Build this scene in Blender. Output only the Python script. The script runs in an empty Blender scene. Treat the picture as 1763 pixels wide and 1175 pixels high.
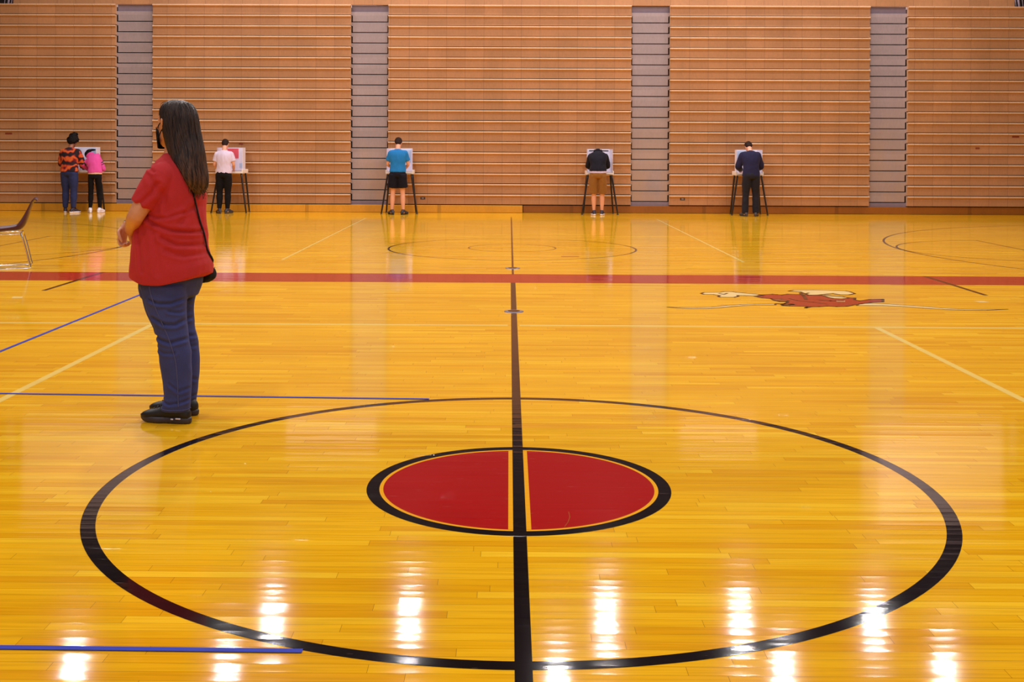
import bpy, bmesh, math, random
from mathutils import Vector, Matrix, noise
random.seed(7)
PI = math.pi
scn = bpy.context.scene
COL = scn.collection

# ------------------------------------------------------------------ camera
CAM_C = Vector((-0.04786, -5.25595, 1.52489))
CAM_R = Vector((0.99995906, 0.00805304, 0.0041256))
CAM_U = Vector((-0.0041878, 0.00772277, 0.99996141))
CAM_F = Vector((-0.00802087, 0.99993775, -0.00775618))
FPX, PCX, PCY = 2018.94, 860.70, 268.16
cd = bpy.data.cameras.new('camera')
cam = bpy.data.objects.new('camera', cd); COL.objects.link(cam)
M = Matrix.Identity(4)
for i in range(3):
    M[i][0] = CAM_R[i]; M[i][1] = CAM_U[i]; M[i][2] = -CAM_F[i]; M[i][3] = CAM_C[i]
cam.matrix_world = M
cd.sensor_fit = 'HORIZONTAL'; cd.sensor_width = 36.0
cd.lens = FPX / 1763 * 36.0
cd.shift_x = (881.5 - PCX) / 1763
cd.shift_y = (PCY - 587.5) / 1763
cd.clip_start = 0.05; cd.clip_end = 200
scn.camera = cam

# ------------------------------------------------------------------ world, lamps, exposure
scn.view_settings.view_transform = 'Standard'
scn.view_settings.look = 'None'
scn.view_settings.gamma = 1.0
scn.view_settings.use_curve_mapping = False
scn.view_settings.exposure = 0.0
w = bpy.data.worlds.new('world'); scn.world = w; w.use_nodes = True
w.node_tree.nodes['Background'].inputs[0].default_value = (1.0, 0.93, 0.92, 1)
w.node_tree.nodes['Background'].inputs[1].default_value = 0.62
CEIL = 9.6
LAMP_Z = 9.0
LAMP_W = 190.0
LAMP_COL = (1.0, 0.93, 0.92)
ROWS = [(20.6, (-5.25, -2.22, 2.14, 5.1, 8.05)), (18.0, (-8.7, -5.65, 0.95, 5.45, 8.65)),
        (13.2, (-8.6, -3.1, 2.9, 8.6)), (8.5, (-8.6, -3.1, 2.9, 8.6)),
        (3.0, (-8.6, -3.1, 2.9, 8.6)), (-2.5, (-8.6, -3.1, 2.9, 8.6)), (-8.0, (-6.0, 0.0, 6.0))]
LAMPS = [(x, y) for y, xs in ROWS for x in xs]
for (lx, ly) in LAMPS:
    ld = bpy.data.lights.new('high_bay_light', 'AREA'); ld.shape = 'DISK'; ld.size = 0.30
    ld.energy = LAMP_W * (0.72 if ly > 20 else 0.55 if ly > 17 else 1.25 if ly > 7 else 0.66); ld.color = LAMP_COL
    lo = bpy.data.objects.new('high_bay_light', ld); COL.objects.link(lo)
    lo.location = (lx, ly, LAMP_Z - 0.02)

# ------------------------------------------------------------------ helpers
def at(px, py, z=0.0):
    d = CAM_F + CAM_R * ((px - PCX) / FPX) - CAM_U * ((py - PCY) / FPX)
    k = (z - CAM_C.z) / d.z
    return CAM_C + d * k

def link(name, me, mat=None, parent=None):
    o = bpy.data.objects.new(name, me); COL.objects.link(o)
    if mat is not None:
        for m in (mat if isinstance(mat, (list, tuple)) else [mat]): me.materials.append(m)
    if parent is not None: o.parent = parent
    return o

def tag(o, label, cat=None, group=None, kind=None):
    if label: o['label'] = label
    if cat: o['category'] = cat
    if group: o['group'] = group
    if kind: o['kind'] = kind
    return o

def empty(name, loc, rz=0.0):
    o = bpy.data.objects.new(name, None); COL.objects.link(o)
    o.location = loc; o.rotation_euler = (0, 0, rz); o.empty_display_size = 0.2
    return o

def bm_mesh(bm, smooth=False):
    me = bpy.data.meshes.new('m'); bmesh.ops.recalc_face_normals(bm, faces=bm.faces)
    bm.to_mesh(me); bm.free()
    if smooth:
        for p in me.polygons: p.use_smooth = True
    return me

def box(bm, x0, x1, y0, y1, z0, z1, bev=0.0, seg=1, mi=0):
    vs = [bm.verts.new((x, y, z)) for z in (z0, z1) for y in (y0, y1) for x in (x0, x1)]
    fs = [bm.faces.new([vs[i] for i in f]) for f in ((0,2,3,1),(4,5,7,6),(0,1,5,4),(2,6,7,3),(0,4,6,2),(1,3,7,5))]
    for f in fs: f.material_index = mi
    if bev > 0:
        es = list({e for f in fs for e in f.edges})
        r = bmesh.ops.bevel(bm, geom=es, offset=bev, segments=seg, affect='EDGES', profile=0.5)
        for f in r['faces']: f.material_index = mi
    return fs

def cr(p0, p1, p2, p3, t):
    return 0.5 * ((2*p1) + (p2-p0)*t + (2*p0-5*p1+4*p2-p3)*t*t + (3*p1-p0-3*p2+p3)*t*t*t)

def interp(lst, sub):
    """Catmull-Rom through a list of tuples of Vectors / floats"""
    out = []
    n = len(lst)
    for i in range(n-1):
        a, b, c, d = lst[max(i-1,0)], lst[i], lst[i+1], lst[min(i+2,n-1)]
        for k in range(sub):
            t = k/sub
            out.append(tuple(cr(a[j], b[j], c[j], d[j], t) for j in range(len(b))))
    out.append(tuple(lst[-1]))
    return out

def loft(bm, secs, n=20, sub=3, dome=0.5, mi=0, power=2.0):
    """secs: (centre, half-axis A, half-axis B) ; closed ends"""
    s = interp([(Vector(c), Vector(a), Vector(b)) for c, a, b in secs], sub)
    rings = []
    def ring(c, a, b, k=1.0):
        r = []
        for i in range(n):
            t = 2*PI*i/n
            ct, st = math.cos(t), math.sin(t)
            e = 2.0/power
            x = math.copysign(abs(ct)**e, ct); y = math.copysign(abs(st)**e, st)
            r.append(bm.verts.new(c + a*(x*k) + b*(y*k)))
        return r
    c0, a0, b0 = s[0]; d0 = (s[0][0]-s[1][0]).normalized(); r0 = min(a0.length, b0.length)
    c1, a1, b1 = s[-1]; d1 = (s[-1][0]-s[-2][0]).normalized(); r1 = min(a1.length, b1.length)
    if dome > 0:
        for ph in (75, 50, 25):
            k = math.cos(math.radians(ph)); h = math.sin(math.radians(ph))*dome*r0
            rings.append(ring(c0 + d0*h, a0, b0, k))
    for c, a, b in s: rings.append(ring(c, a, b))
    if dome > 0:
        for ph in (25, 50, 75):
            k = math.cos(math.radians(ph)); h = math.sin(math.radians(ph))*dome*r1
            rings.append(ring(c1 + d1*h, a1, b1, k))
    for i in range(len(rings)-1):
        A, B = rings[i], rings[i+1]
        for j in range(n):
            f = bm.faces.new((A[j], A[(j+1)%n], B[(j+1)%n], B[j])); f.material_index = mi
    f = bm.faces.new(list(reversed(rings[0]))); f.material_index = mi
    f = bm.faces.new(rings[-1]); f.material_index = mi

def frame(t, ref=Vector((1,0,0))):
    t = t.normalized()
    a = ref - t*ref.dot(t)
    if a.length < 0.2:
        ref = Vector((0,1,0)); a = ref - t*ref.dot(t)
    a.normalize(); b = t.cross(a)
    return a, b

def limb(bm, pts, rad, n=14, sub=4, dome=0.8, flat=1.0, ref=Vector((1,0,0)), mi=0):
    """tapered tube ; rad are floats or (ra, rb)"""
    pts = [Vector(p) for p in pts]; secs = []
    for i, p in enumerate(pts):
        t = (pts[min(i+1,len(pts)-1)] - pts[max(i-1,0)])
        a, b = frame(t, ref)
        r = rad[i]
        ra, rb = (r if isinstance(r, tuple) else (r, r*flat))
        secs.append((p, a*ra, b*rb))
    loft(bm, secs, n, sub, dome, mi)

def ellipsoid(bm, c, rx, ry, rz, R=None, u=16, v=10):
    m = Matrix.Translation(Vector(c)) @ (R.to_4x4() if R is not None else Matrix.Identity(4)) @ Matrix.Diagonal((rx, ry, rz, 1))
    bmesh.ops.create_uvsphere(bm, u_segments=u, v_segments=v, radius=1, matrix=m)

def remesh(bm, voxel, smooth=3, disp=None, fac=0.5):
    """fuse all closed pieces in bm to one continuous skin"""
    bmesh.ops.recalc_face_normals(bm, faces=bm.faces)
    me = bpy.data.meshes.new('t'); bm.to_mesh(me); bm.free()
    o = bpy.data.objects.new('t', me); COL.objects.link(o)
    r = o.modifiers.new('r', 'REMESH'); r.mode = 'VOXEL'; r.voxel_size = voxel
    if smooth:
        s = o.modifiers.new('s', 'SMOOTH'); s.factor = fac; s.iterations = smooth
    dg = bpy.context.evaluated_depsgraph_get(); dg.update()
    out = bpy.data.meshes.new_from_object(o.evaluated_get(dg))
    bpy.data.objects.remove(o); bpy.data.meshes.remove(me)
    if disp:
        nrm = [v.normal.copy() for v in out.vertices]
        for v, nn in zip(out.vertices, nrm):
            v.co += nn * disp(v.co, nn)
    for p in out.polygons: p.use_smooth = True
    return out

# ------------------------------------------------------------------ materials
def nt_new(name):
    m = bpy.data.materials.new(name); m.use_nodes = True
    nt = m.node_tree; b = nt.nodes['Principled BSDF']
    return m, nt, b

def N(nt, kind, **kw):
    n = nt.nodes.new(kind)
    for k, v in kw.items():
        if k.startswith('i_'):
            n.inputs[k[2:].replace('_', ' ')].default_value = v
        else: setattr(n, k, v)
    return n

def math_n(nt, op, a, b=None, c=None, clamp=False):
    n = nt.nodes.new('ShaderNodeMath'); n.operation = op; n.use_clamp = clamp
    for i, x in enumerate((a, b, c)):
        if x is None: continue
        if isinstance(x, (int, float)): n.inputs[i].default_value = x
        else: nt.links.new(x, n.inputs[i])
    return n.outputs[0]

def mixc(nt, fac, a, b, mode='MIX'):
    n = nt.nodes.new('ShaderNodeMix'); n.data_type = 'RGBA'; n.blend_type = mode
    for s, x in ((n.inputs[0], fac), (n.inputs[6], a), (n.inputs[7], b)):
        if isinstance(x, (int, float)): s.default_value = x
        elif isinstance(x, tuple): s.default_value = (*x[:3], 1)
        else: nt.links.new(x, s)
    return n.outputs[2]

def srgb(r, g, b):
    f = lambda c: (c/255/12.92) if c/255 <= 0.04045 else ((c/255+0.055)/1.055)**2.4
    return (f(r), f(g), f(b))

def noise_tex(nt, vec, scale, detail=3, rough=0.55):
    n = nt.nodes.new('ShaderNodeTexNoise'); n.inputs['Scale'].default_value = scale
    n.inputs['Detail'].default_value = detail; n.inputs['Roughness'].default_value = rough
    if vec is not None: nt.links.new(vec, n.inputs['Vector'])
    return n

def mapping(nt, src, scale=(1,1,1), loc=(0,0,0), rot=(0,0,0)):
    m = nt.nodes.new('ShaderNodeMapping'); m.inputs['Scale'].default_value = scale
    m.inputs['Location'].default_value = loc; m.inputs['Rotation'].default_value = rot
    nt.links.new(src, m.inputs['Vector']); return m.outputs[0]

def ramp(nt, fac, stops):
    r = nt.nodes.new('ShaderNodeValToRGB')
    while len(r.color_ramp.elements) < len(stops): r.color_ramp.elements.new(0.5)
    for e, (p, c) in zip(r.color_ramp.elements, stops):
        e.position = p; e.color = (*c, 1)
    nt.links.new(fac, r.inputs[0]); return r.outputs[0]

def bump(nt, b, h, strength, dist):
    n = nt.nodes.new('ShaderNodeBump'); n.inputs['Strength'].default_value = strength
    n.inputs['Distance'].default_value = dist
    nt.links.new(h, n.inputs['Height']); nt.links.new(n.outputs[0], b.inputs['Normal'])

def plain(name, c, rough=0.6, metal=0.0, var=0.12, vscale=9.0, bmp=0.0, spec=0.5):
    m, nt, b = nt_new(name)
    tc = N(nt, 'ShaderNodeTexCoord')
    nz = noise_tex(nt, tc.outputs['Object'], vscale, 4)
    lo = tuple(x*(1-var) for x in c); hi = tuple(min(1, x*(1+var)) for x in c)
    nt.links.new(mixc(nt, nz.outputs[0], lo, hi), b.inputs['Base Color'])
    b.inputs['Roughness'].default_value = rough; b.inputs['Metallic'].default_value = metal
    b.inputs['Specular IOR Level'].default_value = spec
    if bmp: bump(nt, b, noise_tex(nt, tc.outputs['Object'], vscale*6, 3).outputs[0], bmp, 0.01)
    return m

def cloth(name, c, var=0.15, weave=900, rough=0.85, fuzz=0.3):
    m, nt, b = nt_new(name)
    tc = N(nt, 'ShaderNodeTexCoord')
    n1 = noise_tex(nt, tc.outputs['Object'], 7, 4)
    n2 = noise_tex(nt, tc.outputs['Object'], 160, 2)
    lo = tuple(x*(1-var) for x in c); hi = tuple(min(1, x*(1+var)) for x in c)
    k = mixc(nt, n1.outputs[0], lo, hi)
    k2 = mixc(nt, math_n(nt, 'MULTIPLY', n2.outputs[0], 0.35), k, tuple(x*0.6 for x in c))
    nt.links.new(k2, b.inputs['Base Color'])
    b.inputs['Roughness'].default_value = rough
    b.inputs['Specular IOR Level'].default_value = 0.2
    b.inputs['Sheen Weight'].default_value = fuzz; b.inputs['Sheen Roughness'].default_value = 0.5
    b.inputs['Sheen Tint'].default_value = (*[min(1, x*1.5+0.1) for x in c], 1)
    bump(nt, b, n2.outputs[0], 0.25, 0.004)
    return m

FLOOR_IOR = 1.29
FLOOR_R = 0.072
def floor_gloss(nt, b, boards_vec, brick_col=None):
    """lacquer: every strip lies at a slightly different tilt, so reflections break up along the boards"""
    b.inputs['IOR'].default_value = FLOOR_IOR
    sep = N(nt, 'ShaderNodeSeparateXYZ'); nt.links.new(boards_vec, sep.inputs[0])
    row = math_n(nt, 'DIVIDE', sep.outputs[1], 0.057)
    fr = math_n(nt, 'FRACT', row); rid = math_n(nt, 'FLOOR', row)
    wn0 = N(nt, 'ShaderNodeTexWhiteNoise'); wn0.noise_dimensions = '1D'; nt.links.new(rid, wn0.inputs['W'])
    bx = math_n(nt, 'FLOOR', math_n(nt, 'DIVIDE', math_n(nt, 'ADD', sep.outputs[0], math_n(nt, 'MULTIPLY', wn0.outputs[0], 3.7)), 0.93))
    cb = N(nt, 'ShaderNodeCombineXYZ'); nt.links.new(bx, cb.inputs[0]); nt.links.new(rid, cb.inputs[1])
    wn1 = N(nt, 'ShaderNodeTexWhiteNoise'); wn1.noise_dimensions = '2D'; nt.links.new(cb.outputs[0], wn1.inputs['Vector'])
    off = math_n(nt, 'SUBTRACT', fr, 0.5)
    cup = math_n(nt, 'MULTIPLY', math_n(nt, 'MULTIPLY', off, off), 0.55)
    tilt = math_n(nt, 'MULTIPLY', off, math_n(nt, 'SUBTRACT', wn1.outputs[0], 0.5))
    st = noise_tex(nt, mapping(nt, boards_vec, (3.0, 14, 1)), 1.0, 2)
    fine = noise_tex(nt, mapping(nt, boards_vec, (30, 110, 1)), 1.0, 2)
    h = math_n(nt, 'ADD', cup, math_n(nt, 'MULTIPLY', tilt, 0.9))
    h = math_n(nt, 'ADD', h, math_n(nt, 'MULTIPLY', st.outputs[0], 0.55))
    h = math_n(nt, 'ADD', h, math_n(nt, 'MULTIPLY', fine.outputs[0], 0.05))
    bump(nt, b, h, 0.7, 0.001)
    rn = noise_tex(nt, mapping(nt, boards_vec, (1.5, 6, 1)), 1.0, 3)
    r = math_n(nt, 'ADD', math_n(nt, 'MULTIPLY', rn.outputs[0], 0.05), FLOOR_R-0.02)
    nt.links.new(r, b.inputs['Roughness'])

def wood_floor():
    m, nt, b = nt_new('maple_floor')
    tc = N(nt, 'ShaderNodeTexCoord'); v = tc.outputs['Object']
    def brick(c1, c2, w, off, mort):
        k = N(nt, 'ShaderNodeTexBrick'); k.offset = off; k.offset_frequency = 2; k.squash = 1
        k.inputs['Scale'].default_value = 1.0; k.inputs['Brick Width'].default_value = w
        k.inputs['Row Height'].default_value = 0.057; k.inputs['Mortar Size'].default_value = mort
        k.inputs['Mortar Smooth'].default_value = 0.1; k.inputs['Bias'].default_value = 0.0
        k.inputs['Color1'].default_value = (*c1, 1); k.inputs['Color2'].default_value = (*c2, 1)
        k.inputs['Mortar'].default_value = (0,0,0,1)
        return k
    # random shift per strip so the end joints scatter
    sep = N(nt, 'ShaderNodeSeparateXYZ'); nt.links.new(v, sep.inputs[0])
    row = math_n(nt, 'FLOOR', math_n(nt, 'DIVIDE', sep.outputs[1], 0.057))
    wn = N(nt, 'ShaderNodeTexWhiteNoise'); wn.noise_dimensions = '1D'; nt.links.new(row, wn.inputs['W'])
    xs = math_n(nt, 'ADD', sep.outputs[0], math_n(nt, 'MULTIPLY', wn.outputs[0], 3.7))
    cmb = N(nt, 'ShaderNodeCombineXYZ'); nt.links.new(xs, cmb.inputs[0]); nt.links.new(sep.outputs[1], cmb.inputs[1])
    k = brick((0,0,0), (1,1,1), 0.93, 0.0, 0.0007); nt.links.new(cmb.outputs[0], k.inputs['Vector'])
    base = ramp(nt, k.outputs['Color'], [(0.0, FL[0]), (0.3, FL[1]), (0.75, FL[2]), (1.0, FL[3])])
    g = noise_tex(nt, mapping(nt, cmb.outputs[0], (2.2, 60, 1)), 1.0, 5, 0.6)
    gr = ramp(nt, g.outputs[0], [(0.25, (0.72,0.66,0.55)), (0.55, (1,1,1)), (0.9, (1.08,1.08,1.1))])
    c = mixc(nt, 0.75, base, gr, 'MULTIPLY')
    big = noise_tex(nt, mapping(nt, v, (0.5, 0.9, 1)), 1.0, 3)
    c = mixc(nt, 0.6, c, ramp(nt, big.outputs[0], [(0.3, (0.86,0.82,0.78)), (0.7, (1.06,1.08,1.1))]), 'MULTIPLY')
    # knots and scuffs
    kn = noise_tex(nt, mapping(nt, v, (3.5, 14, 1)), 1.0, 2)
    c = mixc(nt, ramp(nt, kn.outputs[0], [(0.76, (0,0,0)), (0.82, (0.5,0.5,0.5))]), c, srgb(150, 84, 16))
    c = mixc(nt, math_n(nt, 'MULTIPLY', k.outputs['Fac'], 0.75), c, srgb(104, 55, 12))
    nt.links.new(c, b.inputs['Base Color'])
    floor_gloss(nt, b, v)
    return m
FL = [srgb(232, 164, 16), srgb(241, 179, 22), srgb(246, 185, 27), srgb(252, 199, 42)]

def paint_floor(name, c, wear=0.12, worncol=None):
    m, nt, b = nt_new(name)
    tc = N(nt, 'ShaderNodeTexCoord'); v = tc.outputs['Object']
    n1 = noise_tex(nt, mapping(nt, v, (1.6, 50, 1)), 1.0, 4)
    k = mixc(nt, n1.outputs[0], tuple(x*(1-wear) for x in c), tuple(min(1, x*(1+wear)) for x in c))
    # strip joints show through the paint
    sep = N(nt, 'ShaderNodeSeparateXYZ'); nt.links.new(v, sep.inputs[0])
    fr = math_n(nt, 'FRACT', math_n(nt, 'DIVIDE', sep.outputs[1], 0.057))
    j = math_n(nt, 'LESS_THAN', fr, 0.02)
    k = mixc(nt, math_n(nt, 'MULTIPLY', j, 0.35), k, tuple(x*0.35 for x in c))
    sc = noise_tex(nt, mapping(nt, v, (6, 34, 1)), 1.0, 5, 0.7)
    k = mixc(nt, math_n(nt, 'MULTIPLY', ramp(nt, sc.outputs[0], [(0.63, (0,0,0)), (0.75, (1,1,1))]), 0.3), k, srgb(190, 150, 140))
    nt.links.new(k, b.inputs['Base Color'])
    floor_gloss(nt, b, v)
    return m

BR = srgb(184, 132, 90)
def bleacher_wood(name, c, seam=0.43, stain=0.2, dust=None, zrow=0.2425):
    m, nt, b = nt_new(name)
    g = N(nt, 'ShaderNodeNewGeometry'); v = g.outputs['Position']
    sep = N(nt, 'ShaderNodeSeparateXYZ'); nt.links.new(v, sep.inputs[0])
    ix = math_n(nt, 'FLOOR', math_n(nt, 'DIVIDE', math_n(nt, 'ADD', sep.outputs[0], 20.0), seam))
    iz = math_n(nt, 'FLOOR', math_n(nt, 'DIVIDE', math_n(nt, 'SUBTRACT', sep.outputs[2], 0.178), zrow))
    cb = N(nt, 'ShaderNodeCombineXYZ'); nt.links.new(ix, cb.inputs[0]); nt.links.new(iz, cb.inputs[1])
    wn = N(nt, 'ShaderNodeTexWhiteNoise'); wn.noise_dimensions = '2D'; nt.links.new(cb.outputs[0], wn.inputs['Vector'])
    k = mixc(nt, wn.outputs[0], tuple(x*0.92 for x in c), tuple(min(1, x*1.07) for x in c))
    n1 = noise_tex(nt, mapping(nt, v, (1.1, 1, 0.5)), 1.3, 4, 0.6)
    k = mixc(nt, ramp(nt, n1.outputs[0], [(0.35, (0,0,0)), (0.8, (1,1,1))]), k, tuple(x*(1-stain) for x in c))
    n2 = noise_tex(nt, mapping(nt, v, (9, 9, 3)), 4.0, 4)
    k = mixc(nt, 0.5, k, ramp(nt, n2.outputs[0], [(0.3, (0.85,0.85,0.84)), (0.7, (1.08,1.07,1.08))]), 'MULTIPLY')
    if dust:
        zf = math_n(nt, 'DIVIDE', math_n(nt, 'SUBTRACT', 3.2, sep.outputs[2]), 3.0, clamp=True)
        n3 = noise_tex(nt, mapping(nt, v, (1.0, 1, 0.6)), 1.2, 3)
        f = math_n(nt, 'MULTIPLY', zf, ramp(nt, n3.outputs[0], [(0.35, (0.25,)*3), (0.6, (1,)*3)]))
        k = mixc(nt, math_n(nt, 'MULTIPLY', f, 0.75), k, dust)
    if seam < 5:
        fr = math_n(nt, 'FRACT', math_n(nt, 'DIVIDE', math_n(nt, 'ADD', sep.outputs[0], 20.0), seam))
        s = math_n(nt, 'MULTIPLY', math_n(nt, 'LESS_THAN', fr, 0.028), 0.5)
        k = mixc(nt, s, k, tuple(x*0.45 for x in c))
    nt.links.new(k, b.inputs['Base Color'])
    b.inputs['Roughness'].default_value = 0.42; b.inputs['Specular IOR Level'].default_value = 0.4
    bump(nt, b, noise_tex(nt, mapping(nt, v, (5, 5, 30)), 4.0, 3).outputs[0], 0.15, 0.004)
    return m

MAT = {}
MAT['floor'] = wood_floor()
MAT['red'] = paint_floor('red_floor_paint', srgb(172, 22, 22))
MAT['band'] = paint_floor('brick_red_band_paint', srgb(170, 36, 22))
MAT['blackp'] = paint_floor('black_floor_paint', srgb(22, 15, 18))
MAT['brownp'] = paint_floor('dark_brown_floor_paint', srgb(58, 30, 10))
MAT['cream'] = paint_floor('cream_floor_paint', srgb(240, 208, 110), 0.06)
MAT['amber'] = paint_floor('amber_floor_paint', srgb(244, 172, 30), 0.06)
MAT['bone'] = paint_floor('bone_floor_paint', srgb(244, 218, 150), 0.06)
MAT['bull'] = paint_floor('dark_red_floor_paint', srgb(160, 28, 14))
MAT['dash'] = paint_floor('faded_red_floor_paint', srgb(170, 90, 40))
MAT['tape'] = plain('blue_tape', srgb(10, 40, 165), 0.6, spec=.25, var=0.12, vscale=30)
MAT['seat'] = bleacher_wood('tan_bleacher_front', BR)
MAT['lip'] = bleacher_wood('tan_lip_highlight', srgb(216, 174, 140), seam=0.43, stain=0.12)  # lighter tan paints the overhead highlight onto each lip
MAT['step'] = bleacher_wood('mauve_step_front', srgb(158, 142, 146), seam=60, stain=0.14, dust=srgb(178, 144, 116))
MAT['strip'] = plain('grey_mauve_strip', srgb(128, 110, 122), 0.5)
MAT['endcap'] = plain('tan_end_panel', srgb(190, 150, 120), 0.5)
MAT['dark'] = plain('black_gap_shade', (0.006, 0.004, 0.006), 0.9)  # near-black colour stands in for shade inside the bleacher gaps
MAT['kick'] = bleacher_wood('golden_kick_board', srgb(216, 152, 40), seam=3.05, stain=0.25)
MAT['kick_shade'] = bleacher_wood('shaded_kick_board', srgb(150, 88, 26), seam=3.05, stain=0.25)  # darker copy of the kick board, recess shadow painted into its colour
MAT['wall'] = plain('dim_painted_wall', srgb(64, 50, 48), 0.8)
MAT['ceil'] = plain('dark_ceiling', srgb(58, 48, 46), 0.9)
MAT['whitewall'] = plain('white_painted_wall', srgb(250, 226, 226), 0.6, var=0.04)
MAT['metal'] = plain('chrome', (0.75, 0.74, 0.74), 0.12, 1.0, var=0.03)
MAT['greymetal'] = plain('grey_metal', srgb(150, 140, 150), 0.35, 0.6)
MAT['blackm'] = plain('black_tube', srgb(26, 20, 24), 0.4)
MAT['board'] = plain('white_corrugated_board', srgb(232, 226, 244), 0.6, var=0.03)
MAT['tray'] = plain('white_tray', srgb(240, 228, 222), 0.5, var=0.04)
MAT['pinkposter'] = plain('pink_poster', srgb(226, 84, 100), 0.6, var=0.1)
MAT['blueposter'] = plain('pale_blue_notice', srgb(186, 206, 236), 0.6, var=0.1)
MAT['ink'] = plain('dark_ink', srgb(50, 46, 62), 0.6)
MAT['skin'] = plain('skin', srgb(214, 146, 116), 0.5, var=0.08, vscale=14)
MAT['skin_dark'] = plain('brown_skin', srgb(150, 92, 62), 0.5, var=0.08)
MAT['skin_pale'] = plain('pale_skin', srgb(224, 160, 130), 0.5, var=0.07)
MAT['eye'] = plain('eye', (0.7,0.68,0.65), 0.2)
MAT['rubber'] = plain('dark_rubber', srgb(52, 46, 54), 0.55)
MAT['white'] = plain('white_rubber', srgb(236, 226, 232), 0.5, var=0.04)
MAT['blackshoe'] = plain('black_shoe', srgb(20, 17, 20), 0.55, var=0.3, vscale=40)
MAT['plastic'] = plain('plum_plastic', srgb(74, 36, 48), 0.42, var=0.06)

# ------------------------------------------------------------------ floor with its painted court
def build_floor():
    bm = bmesh.new()
    mats = [MAT[k] for k in ('floor','red','band','blackp','brownp','cream','amber','bone','bull','dash')]
    idx = {k:i for i,k in enumerate(('floor','red','band','blackp','brownp','cream','amber','bone','bull','dash'))}
    X, Y0, Y1 = 14.5, -14.0, 24.5
    vs = [bm.verts.new(p) for p in ((-X,Y0,0),(X,Y0,0),(X,Y1,0),(-X,Y1,0))]
    bm.faces.new(vs)
    vs = [bm.verts.new(p) for p in ((-X,Y0,-.1),(X,Y0,-.1),(X,Y1,-.1),(-X,Y1,-.1))]
    bm.faces.new(vs[::-1])
    def poly(pts, z, m):
        f = bm.faces.new([bm.verts.new((p[0], p[1], z)) for p in pts]); f.material_index = idx[m]
        f.normal_update()
        if f.normal.z < 0: f.normal_flip()
        return f
    def rect(x0, x1, y0, y1, z, m): poly([(x0,y0),(x1,y0),(x1,y1),(x0,y1)], z, m)
    def ring(cx, cy, ro, ri, z, m, a0=0, a1=2*PI, n=180):
        pr = None
        for i in range(n+1):
            a = a0 + (a1-a0)*i/n
            q = [bm.verts.new((cx+r*math.cos(a), cy+r*math.sin(a), z)) for r in (ri, ro)]
            if pr:
                f = bm.faces.new((pr[0], pr[1], q[1], q[0])); f.material_index = idx[m]
            pr = q
    z1, z2, z3 = 0.0006, 0.0012, 0.0018
    # centre circle and disc
    ring(0,0,1.855,1.797,z1,'blackp')
    ring(0,0,0.679,0.622,z1,'blackp',n=120)
    ring(0,0,0.622,0.605,z1,'amber',n=120)
    for s in (1,-1):
        a = math.acos(0.046/0.605)
        pts = [(s*0.605*math.cos(-a+2*a*i/60), 0.605*math.sin(-a+2*a*i/60)) for i in range(61)]
        poly(pts, z1, 'red')
        rect(*sorted((s*0.0262, s*0.046)), -0.601, 0.601, z1, 'amber')
    rect(-.0262,.0262,-13,7.86,z2,'blackp')
    rect(-.0125,.0125,8.74,20.1,z2,'brownp')
    # pale scratch on the disc
    for i in range(8):
        a0 = -0.9+i*0.2; 
    sp = [at(1099,908), at(1108,902), at(1114,893), at(1115,884)]
    sp = [at(972,908), at(978,900), at(981,891), at(979,882)]
    for a, b_ in zip(sp[:-1], sp[1:]):
        t = (b_-a).normalized(); nn = Vector((-t.y, t.x, 0))*0.0016
        poly([a-nn, b_-nn, b_+nn, a+nn], z2, 'dash')
    # wide red border band
    rect(-14.4,14.4,7.86,8.745,z1,'band')
    # white volleyball lines
    rect(-14.4,-.055,4.70,4.765,z1,'cream'); rect(.045,14.4,4.70,4.765,z1,'cream')
    for s in (1,-1):
        x = s*3.075
        rect(x-.027,x+.027,-4.3,4.70,z1,'cream')
        rect(x-.02,x+.02,10.35,19.6,z1,'cream')
        # hash lines beside the band
        rect(s*4.905-.025,s*4.905+.025,6.94,8.745,z2,'brownp')
        # cross court three point arc and free throw circle
        c0 = 11.87*s
        aa = math.acos(0) if s<0 else 0
        ring(c0, 12.3, 6.04, 6.005, z1, 'brownp', *( (PI*0.5, PI*1.5) if s>0 else (-PI*0.5, PI*0.5)))
        ring(7.70*s, 12.38, 1.85, 1.82, z1, 'brownp', *( (PI*0.5, PI*1.5) if s>0 else (-PI*0.5, PI*0.5)), n=80)
        rect(7.70*s-.015, 7.70*s+.015, 10.5, 14.23, z1, 'brownp')
    ring(0,12.3,1.86,1.83,z1,'brownp',n=120); ring(0,12.38,0.665,0.645,z1,'brownp',n=80)
    rect(.677,.925,10.98,11.08,z1,'dash')
    # small white four-sided marks on the floor
    for s in ((22,511.2),(1676,518.6)):
        a = at(s[0], s[1]); poly([a, a+Vector((.10,0.0,0)), a+Vector((.13,-.09,0)), a+Vector((.03,-.1,0))], z1, 'bone')
    # bull emblem, drawn from its outline on the floor
    def px(pts, m, z, out=None):
        P = [at(*p) for p in pts]
        if out:
            cx = sum((p for p in P), Vector())/len(P)
        poly(P, z, m)
    def outline(pts, wpx, z, m='brownp', closed=True):
        P = [at(*p) for p in pts]
        n = len(P)
        for i in range(n if closed else n-1):
            a, b_ = P[i], P[(i+1)%n]
            t = (b_-a)
            if t.length < 1e-5: continue
            t.normalize(); nn = Vector((-t.y, t.x, 0))*wpx
            t = t*wpx*0.6
            poly([a-nn-t, b_-nn+t, b_+nn+t, a+nn-t], z, m)
    L = [(1149,529.2),(1170,529.8),(1200,530),(1225,529.2),(1250,526.5),(1275,524.8),(1300,524),(1335,523.4),
         (1335,525.4),(1300,525.6),(1280,526.6),(1260,528.3),(1240,530.4),(1220,531.6),(1190,531.8),(1165,530.8)]
    px(L,'bone',z1); outline(L,.011,z2)
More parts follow.
